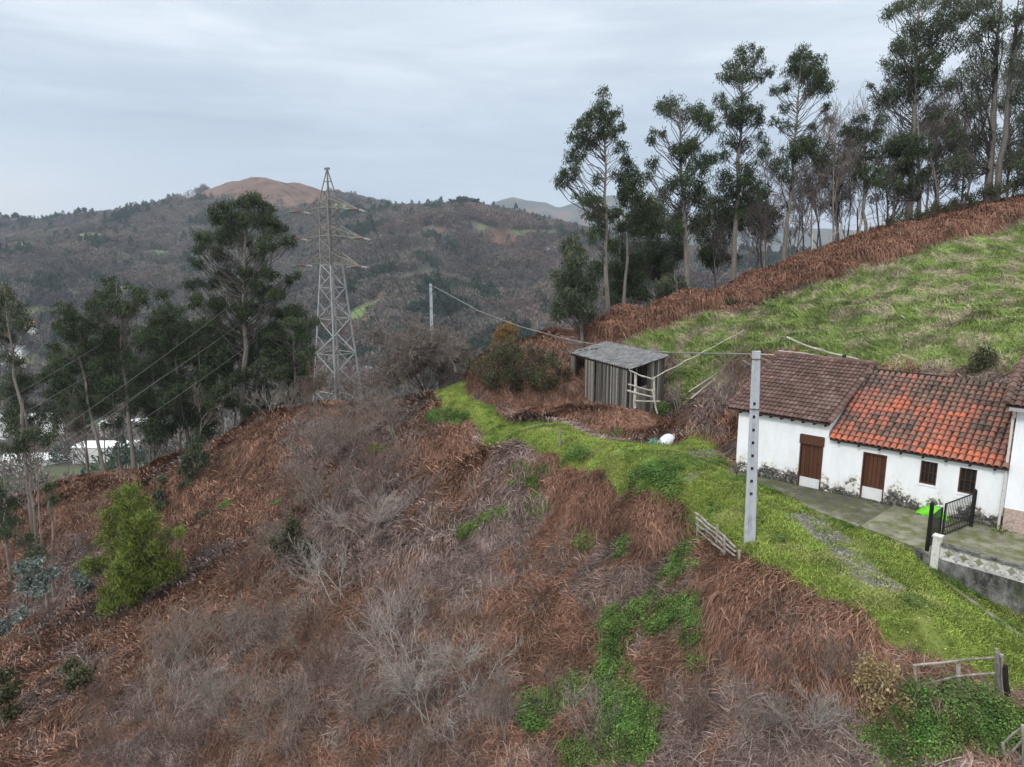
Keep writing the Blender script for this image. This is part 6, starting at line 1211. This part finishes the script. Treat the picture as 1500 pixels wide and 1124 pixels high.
MAT['pebble'] = speckle('pale_stone_chips', (.10, .095, .085), (.34, .32, .29), 3, 0, .01, world=True)
pb_ = MB(); pb_.add([(-.5, -.3, 0), (.4, -.45, 0), (.55, .35, 0), (-.35, .5, 0), (-.3, -.15, .35), (.25, -.2, .42), (.3, .2, .3), (-.2, .25, .38)], [(0, 1, 5, 4), (1, 2, 6, 5), (2, 3, 7, 6), (3, 0, 4, 7), (4, 5, 6, 7)], 1)
x, y = sample(60000, lambda x, y, r: clear(x, y) & (r.random(len(x)) < hmap(x, y, Mgr) * .9 + .02 * hmap(x, y, Mtrack)) & visible(x, y, hmap(x, y)), -5, 20, 12, 45, seed=29)
P3, X, n_ = frame_of(x, y, 3); scatter('stone_chips', [pb_.mesh('chip', MAT['pebble'])], P3, X, n_, RNG.uniform(.03, .09, len(x)), label='pale stone chips in the worn wheel track', cat='gravel')
# ------------------------------------------------------------------ far woods
def crown(rng, n, conif=False):
    if conif: z = rng.random(n) ** 1.2; r = (1 - z) * .42 + .06; a = rng.uniform(0, 6.28, n); C = np.stack([np.cos(a) * r, np.sin(a) * r, .15 + z * 1.5], -1)
    else: u = unit(rng.normal(size=(n, 3))); C = u * rng.uniform(.35, 1, (n, 1)) ** .5 * np.array([.55, .55, .48]) + np.array([0, 0, .62])
    d = unit(C - np.array([0, 0, .2]) + rng.normal(size=(n, 3)) * .35); V, Q = leaf_quads(C, d, rng.uniform(.12, .3, n) * (.9 if conif else 1.1), rng.uniform(.05, .12, n) * (1.4 if conif else .9), rng); return V, Q, np.repeat(rng.uniform(.2, 1, n), 4)
MAT['wood_far'] = bracken_mat('bare_winter_woodland', [(0, (.052, .044, .036)), (.5, (.12, .102, .086)), (1, (.21, .185, .155))], [(0, (.062, .044, .037)), (.5, (.145, .102, .086)), (1, (.23, .175, .15))], .01, vs=.012, va=.6)
MAT['wood_green'] = bracken_mat('evergreen_woodland', [(0, (.012, .024, .014)), (.5, (.025, .045, .025)), (1, (.05, .08, .04))], [(0, (.02, .03, .014)), (.5, (.04, .06, .03)), (1, (.08, .10, .05))], .01, vs=.012, va=.4)
pr_far = [npmesh('crown', *crown(g, 130)[:2], MAT['wood_far'], crown(g, 130)[2]) for _ in range(4)] + [npmesh('crown', *crown(g, 150)[:2], MAT['wood_green'], crown(g, 150)[2]) for _ in range(2)] + [npmesh('crown', *crown(g, 140, True)[:2], MAT['wood_green'], crown(g, 140)[2])]
r = np.random.default_rng(12); n = 95000; x = r.uniform(-1150, 520, n); y = r.uniform(150, 1650, n)
def fmap(M, x, y):
    i = np.clip(np.searchsorted(fx, x) - 1, 0, len(fx) - 2); j = np.clip(np.searchsorted(fy, y) - 1, 0, len(fy) - 2); a = (x - fx[i]) / (fx[i + 1] - fx[i]); b = (y - fy[j]) / (fy[j + 1] - fy[j])
    return (M[j, i] * (1 - a) + M[j, i + 1] * a) * (1 - b) + (M[j + 1, i] * (1 - a) + M[j + 1, i + 1] * a) * b
z = fmap(FH, x, y); u, v = proj(np.stack([x, y, z], -1)); op = vnoise(x / 55, y / 55, 91) * .6 + vnoise(x / 18, y / 18, 92) * .4
keep = (u > -40) & (u < 1320) & (v < 760) & (fmap(Mfield, x, y) < .35) & ((fmap(Mheath, x, y) < .3) | (r.random(n) < .03)) & (op > .24) & ~((x > P(290, 300, 1500)[0]) & (x < P(470, 300, 1500)[0]) & (y > 1380))
keep &= ~((u < 260) & (v > 575) & (y < 480) & (r.random(n) < .85)); keep &= r.random(n) < np.clip(1100 / (y + 200), .4, 1)
x, y, z, op = x[keep], y[keep], z[keep], op[keep]; n = len(x); ev = vnoise(x / 70, y / 70, 95) * .6 + vnoise(x / 25, y / 25, 96) * .4
ix = np.where(ev > .70, r.integers(4, 7, n), np.where(r.random(n) < .05, r.integers(4, 7, n), r.integers(0, 4, n)))
a = r.uniform(0, 6.28, n); scatter('woodland', pr_far, np.stack([x, y, z - .8], -1), np.stack([np.cos(a), np.sin(a), a * 0], -1), np.tile([0., 0, 1], (n, 1)), r.uniform(7.5, 13, n) * np.where(ix > 3, 1.1, 1), ix, 'grey brown winter woodland covering the far hillsides', 'woodland'); print('woods', n)
# pines and lone trees standing on the far skyline
MAT['pine'] = leafmat('pine_needles', (.012, .02, .012), (.03, .042, .022), 0, .02)
def far_h(u, D): q_ = P(u, 400, D); return float(fmap(FH, np.array([q_[0]]), np.array([D]))[0])
def ridge_D(u):
    D = np.arange(500, 1700, 10.); xs = np.array([P(u, 400, d)[0] for d in D]); zz = fmap(FH, xs, D); _, vv = proj(np.stack([xs, D, zz], -1)); return float(D[np.argmin(vv)])
SKY = [(664, 17, 'leftmost umbrella pine of the clump on the far skyline'), (673, 20, 'second umbrella pine of the far skyline clump'), (681, 22, 'tallest umbrella pine in the middle of the far skyline clump'), (689, 20, 'umbrella pine right of the tallest in the skyline clump'), (697, 19, 'fifth umbrella pine of the far skyline clump'), (704, 17, 'rightmost umbrella pine of the clump on the far skyline'), (648, 9, 'small lone tree left of the skyline pine clump')]
SKY += [(131, 17, 'tall lone tree on the left far skyline'), (113, 10, 'small tree left of the tall lone one on the left skyline'), (6, 18, 'skyline tree touching the left edge'), (20, 14, 'skyline tree second from the left edge'), (33, 16, 'skyline tree third from the left edge'), (571, 7, 'small bushy tree on the green crest right of the pylon'), (265, 9, 'dark tree where the wooded ridge meets the brown summit'), (250, 8, 'dark tree left of the one by the brown summit'), (727, 14, 'pine on the slope right of the skyline clump'), (745, 13, 'pine lower on the slope right of the skyline clump'), (756, 12, 'lowest pine on the slope right of the skyline clump')]
for k, (u, hp, lab) in enumerate(SKY):
    D = ridge_D(u) - 6; q_ = P(u, 400, D); zb = far_h(u, D); h = hp * D / F; rg = np.random.default_rng(k); cl = []
    for _ in range(9): aa = rg.uniform(0, 6.28); rr = h * .28 * math.sqrt(rg.random()); cl.append((q_[0] + rr * math.cos(aa), D + rr * math.sin(aa), zb + h * rg.uniform(.62, .95), h * .12))
    tree('umbrella_pine' if 'pine' in lab else 'lone_tree', lab, (q_[0], D, zb), (q_[0] + .2, D, zb + h * .85), cl, h * .02, 'tree', 'pines on the far skyline' if 'pine' in lab else 'lone trees on the far skyline', 'pine', 'bark_dark', 5, 2.2, 1.1, k, twigs=1, lowest=.4)
# ------------------------------------------------------------------ far buildings
MAT['far_white'] = speckle('far_white_walls', (.62, .62, .60), (.76, .76, .75), .3, 0, .01); MAT['far_roof'] = speckle('far_orange_roof', (.28, .11, .07), (.38, .16, .10), .3, 0, .01); MAT['far_grey'] = speckle('far_grey_roof', (.30, .31, .33), (.45, .46, .48), .3, 0, .01)
MAT['far_lit'] = speckle('bright_sheet_roof', (.74, .76, .78), (.86, .87, .88), .1, 0, .01); MAT['far_yellow'] = speckle('yellow_wall', (.55, .42, .06), (.7, .55, .1), .3, 0, .01)  # white sheet roofing in its own pale colour; yellow wall
def hut(u, v, D, w_, d_, h, rot, roof, wall, label, name='farmhouse', cat='house', flat=False):
    q_ = P(u, v, D); zb = float(fmap(FH, np.array([q_[0]]), np.array([D]))[0]); zt_ = zb; zb = max(zb, float(q_[2]) - 1) if D < 700 and u < 300 else zb; dz_ = min(0, zt_ - zb); t = thing(name, label, cat, (q_[0], D, zb)); t.rotation_euler = (0, 0, rot)
    mb = MB(); mb.box(-w_ / 2, w_ / 2, -d_ / 2, d_ / 2, dz_ - 3, h); mb.build('wall', MAT[wall], t); mb = MB(); e = .5; k = h + (.6 if flat else d_ * .28)
    x0, x1, y0, y1 = -w_ / 2 - e, w_ / 2 + e, -d_ / 2 - e, d_ / 2 + e; mb.add([(x0, y0, h), (x1, y0, h), (x1, y1, h), (x0, y1, h), (x0, 0, k), (x1, 0, k)], [(0, 1, 5, 4), (2, 3, 4, 5), (0, 4, 3), (1, 2, 5), (3, 2, 1, 0)]); mb.build('roof', MAT[roof], t)
    for s_ in range(max(2, int(w_ / 4))):
        xx = -w_ / 2 + (s_ + .5) * w_ / max(2, int(w_ / 4)); mb = MB(); mb.box(xx - .5, xx + .5, -d_ / 2 - .06, -d_ / 2 - .003, h * .35, h * .35 + 1.2); mb.build('window', MAT['glass'], t)
for q_ in [(23, 363, 940, 16, 9, 4, .1, 'far_roof', 'far_white', 'orange roofed farmhouse in the green field at the far left'), (121, 361, 960, 7, 6, 3, .3, 'far_grey', 'far_white', 'tiny pale hut at the lower edge of the hillside field'), (153, 341, 1010, 6, 5, 3, 0, 'far_roof', 'far_white', 'tiny house above the right end of the hillside field'),
           (805, 345, 960, 12, 8, 5, .2, 'far_grey', 'far_white', 'white farmhouse on the green shoulder below the far mountains'), (113, 437, 790, 8, 6, 4, .4, 'far_roof', 'far_white', 'small farmhouse in the middle of the left hillside'),
           (8, 505, 640, 12, 9, 7, .2, 'far_roof', 'far_white', 'white village house at the left edge above the road'), (30, 520, 620, 14, 9, 6, -.3, 'far_grey', 'far_white', 'grey roofed village house near the left edge'), (52, 497, 650, 12, 8, 5, .5, 'far_grey', 'far_white', 'pale village house right of the edge houses'), (71, 498, 660, 9, 5, 3, .3, 'far_grey', 'far_yellow', 'small yellow building in the village'), (22, 540, 600, 16, 9, 6, .0, 'far_grey', 'far_white', 'long white village house low at the left edge'), (44, 478, 690, 10, 7, 4, .2, 'far_roof', 'far_white', 'red roofed village house highest on the slope'),
           (541, 528, 560, 9, 6, 4, .6, 'far_grey', 'far_white', 'small white house in the valley right of the pylon'), (553, 531, 555, 11, 6, 4, -.3, 'far_lit', 'far_white', 'second white house in the valley right of the pylon')]: hut(*q_)
for q_ in [(30, 622, 470, 60, 16, 7, .2, 'far_lit', 'far_white', 'long white factory shed behind the left edge trunks', 'warehouse', 'warehouse', True), (160, 690, 375, 30, 14, 8, .05, 'far_lit', 'far_white', 'bright white warehouse roof between the eucalyptus trunks', 'warehouse', 'warehouse', True), (60, 692, 380, 46, 14, 6, .05, 'far_lit', 'far_white', 'white warehouse row left of the bright one', 'warehouse', 'warehouse', True), (185, 645, 440, 26, 12, 6, .2, 'far_lit', 'far_white', 'small white shed roof glimpsed higher between the trunks', 'warehouse', 'warehouse', True), (250, 668, 400, 18, 10, 6, .1, 'far_lit', 'far_white', 'white shed glimpsed right of the bright warehouse', 'warehouse', 'warehouse', True)]: hut(*q_)
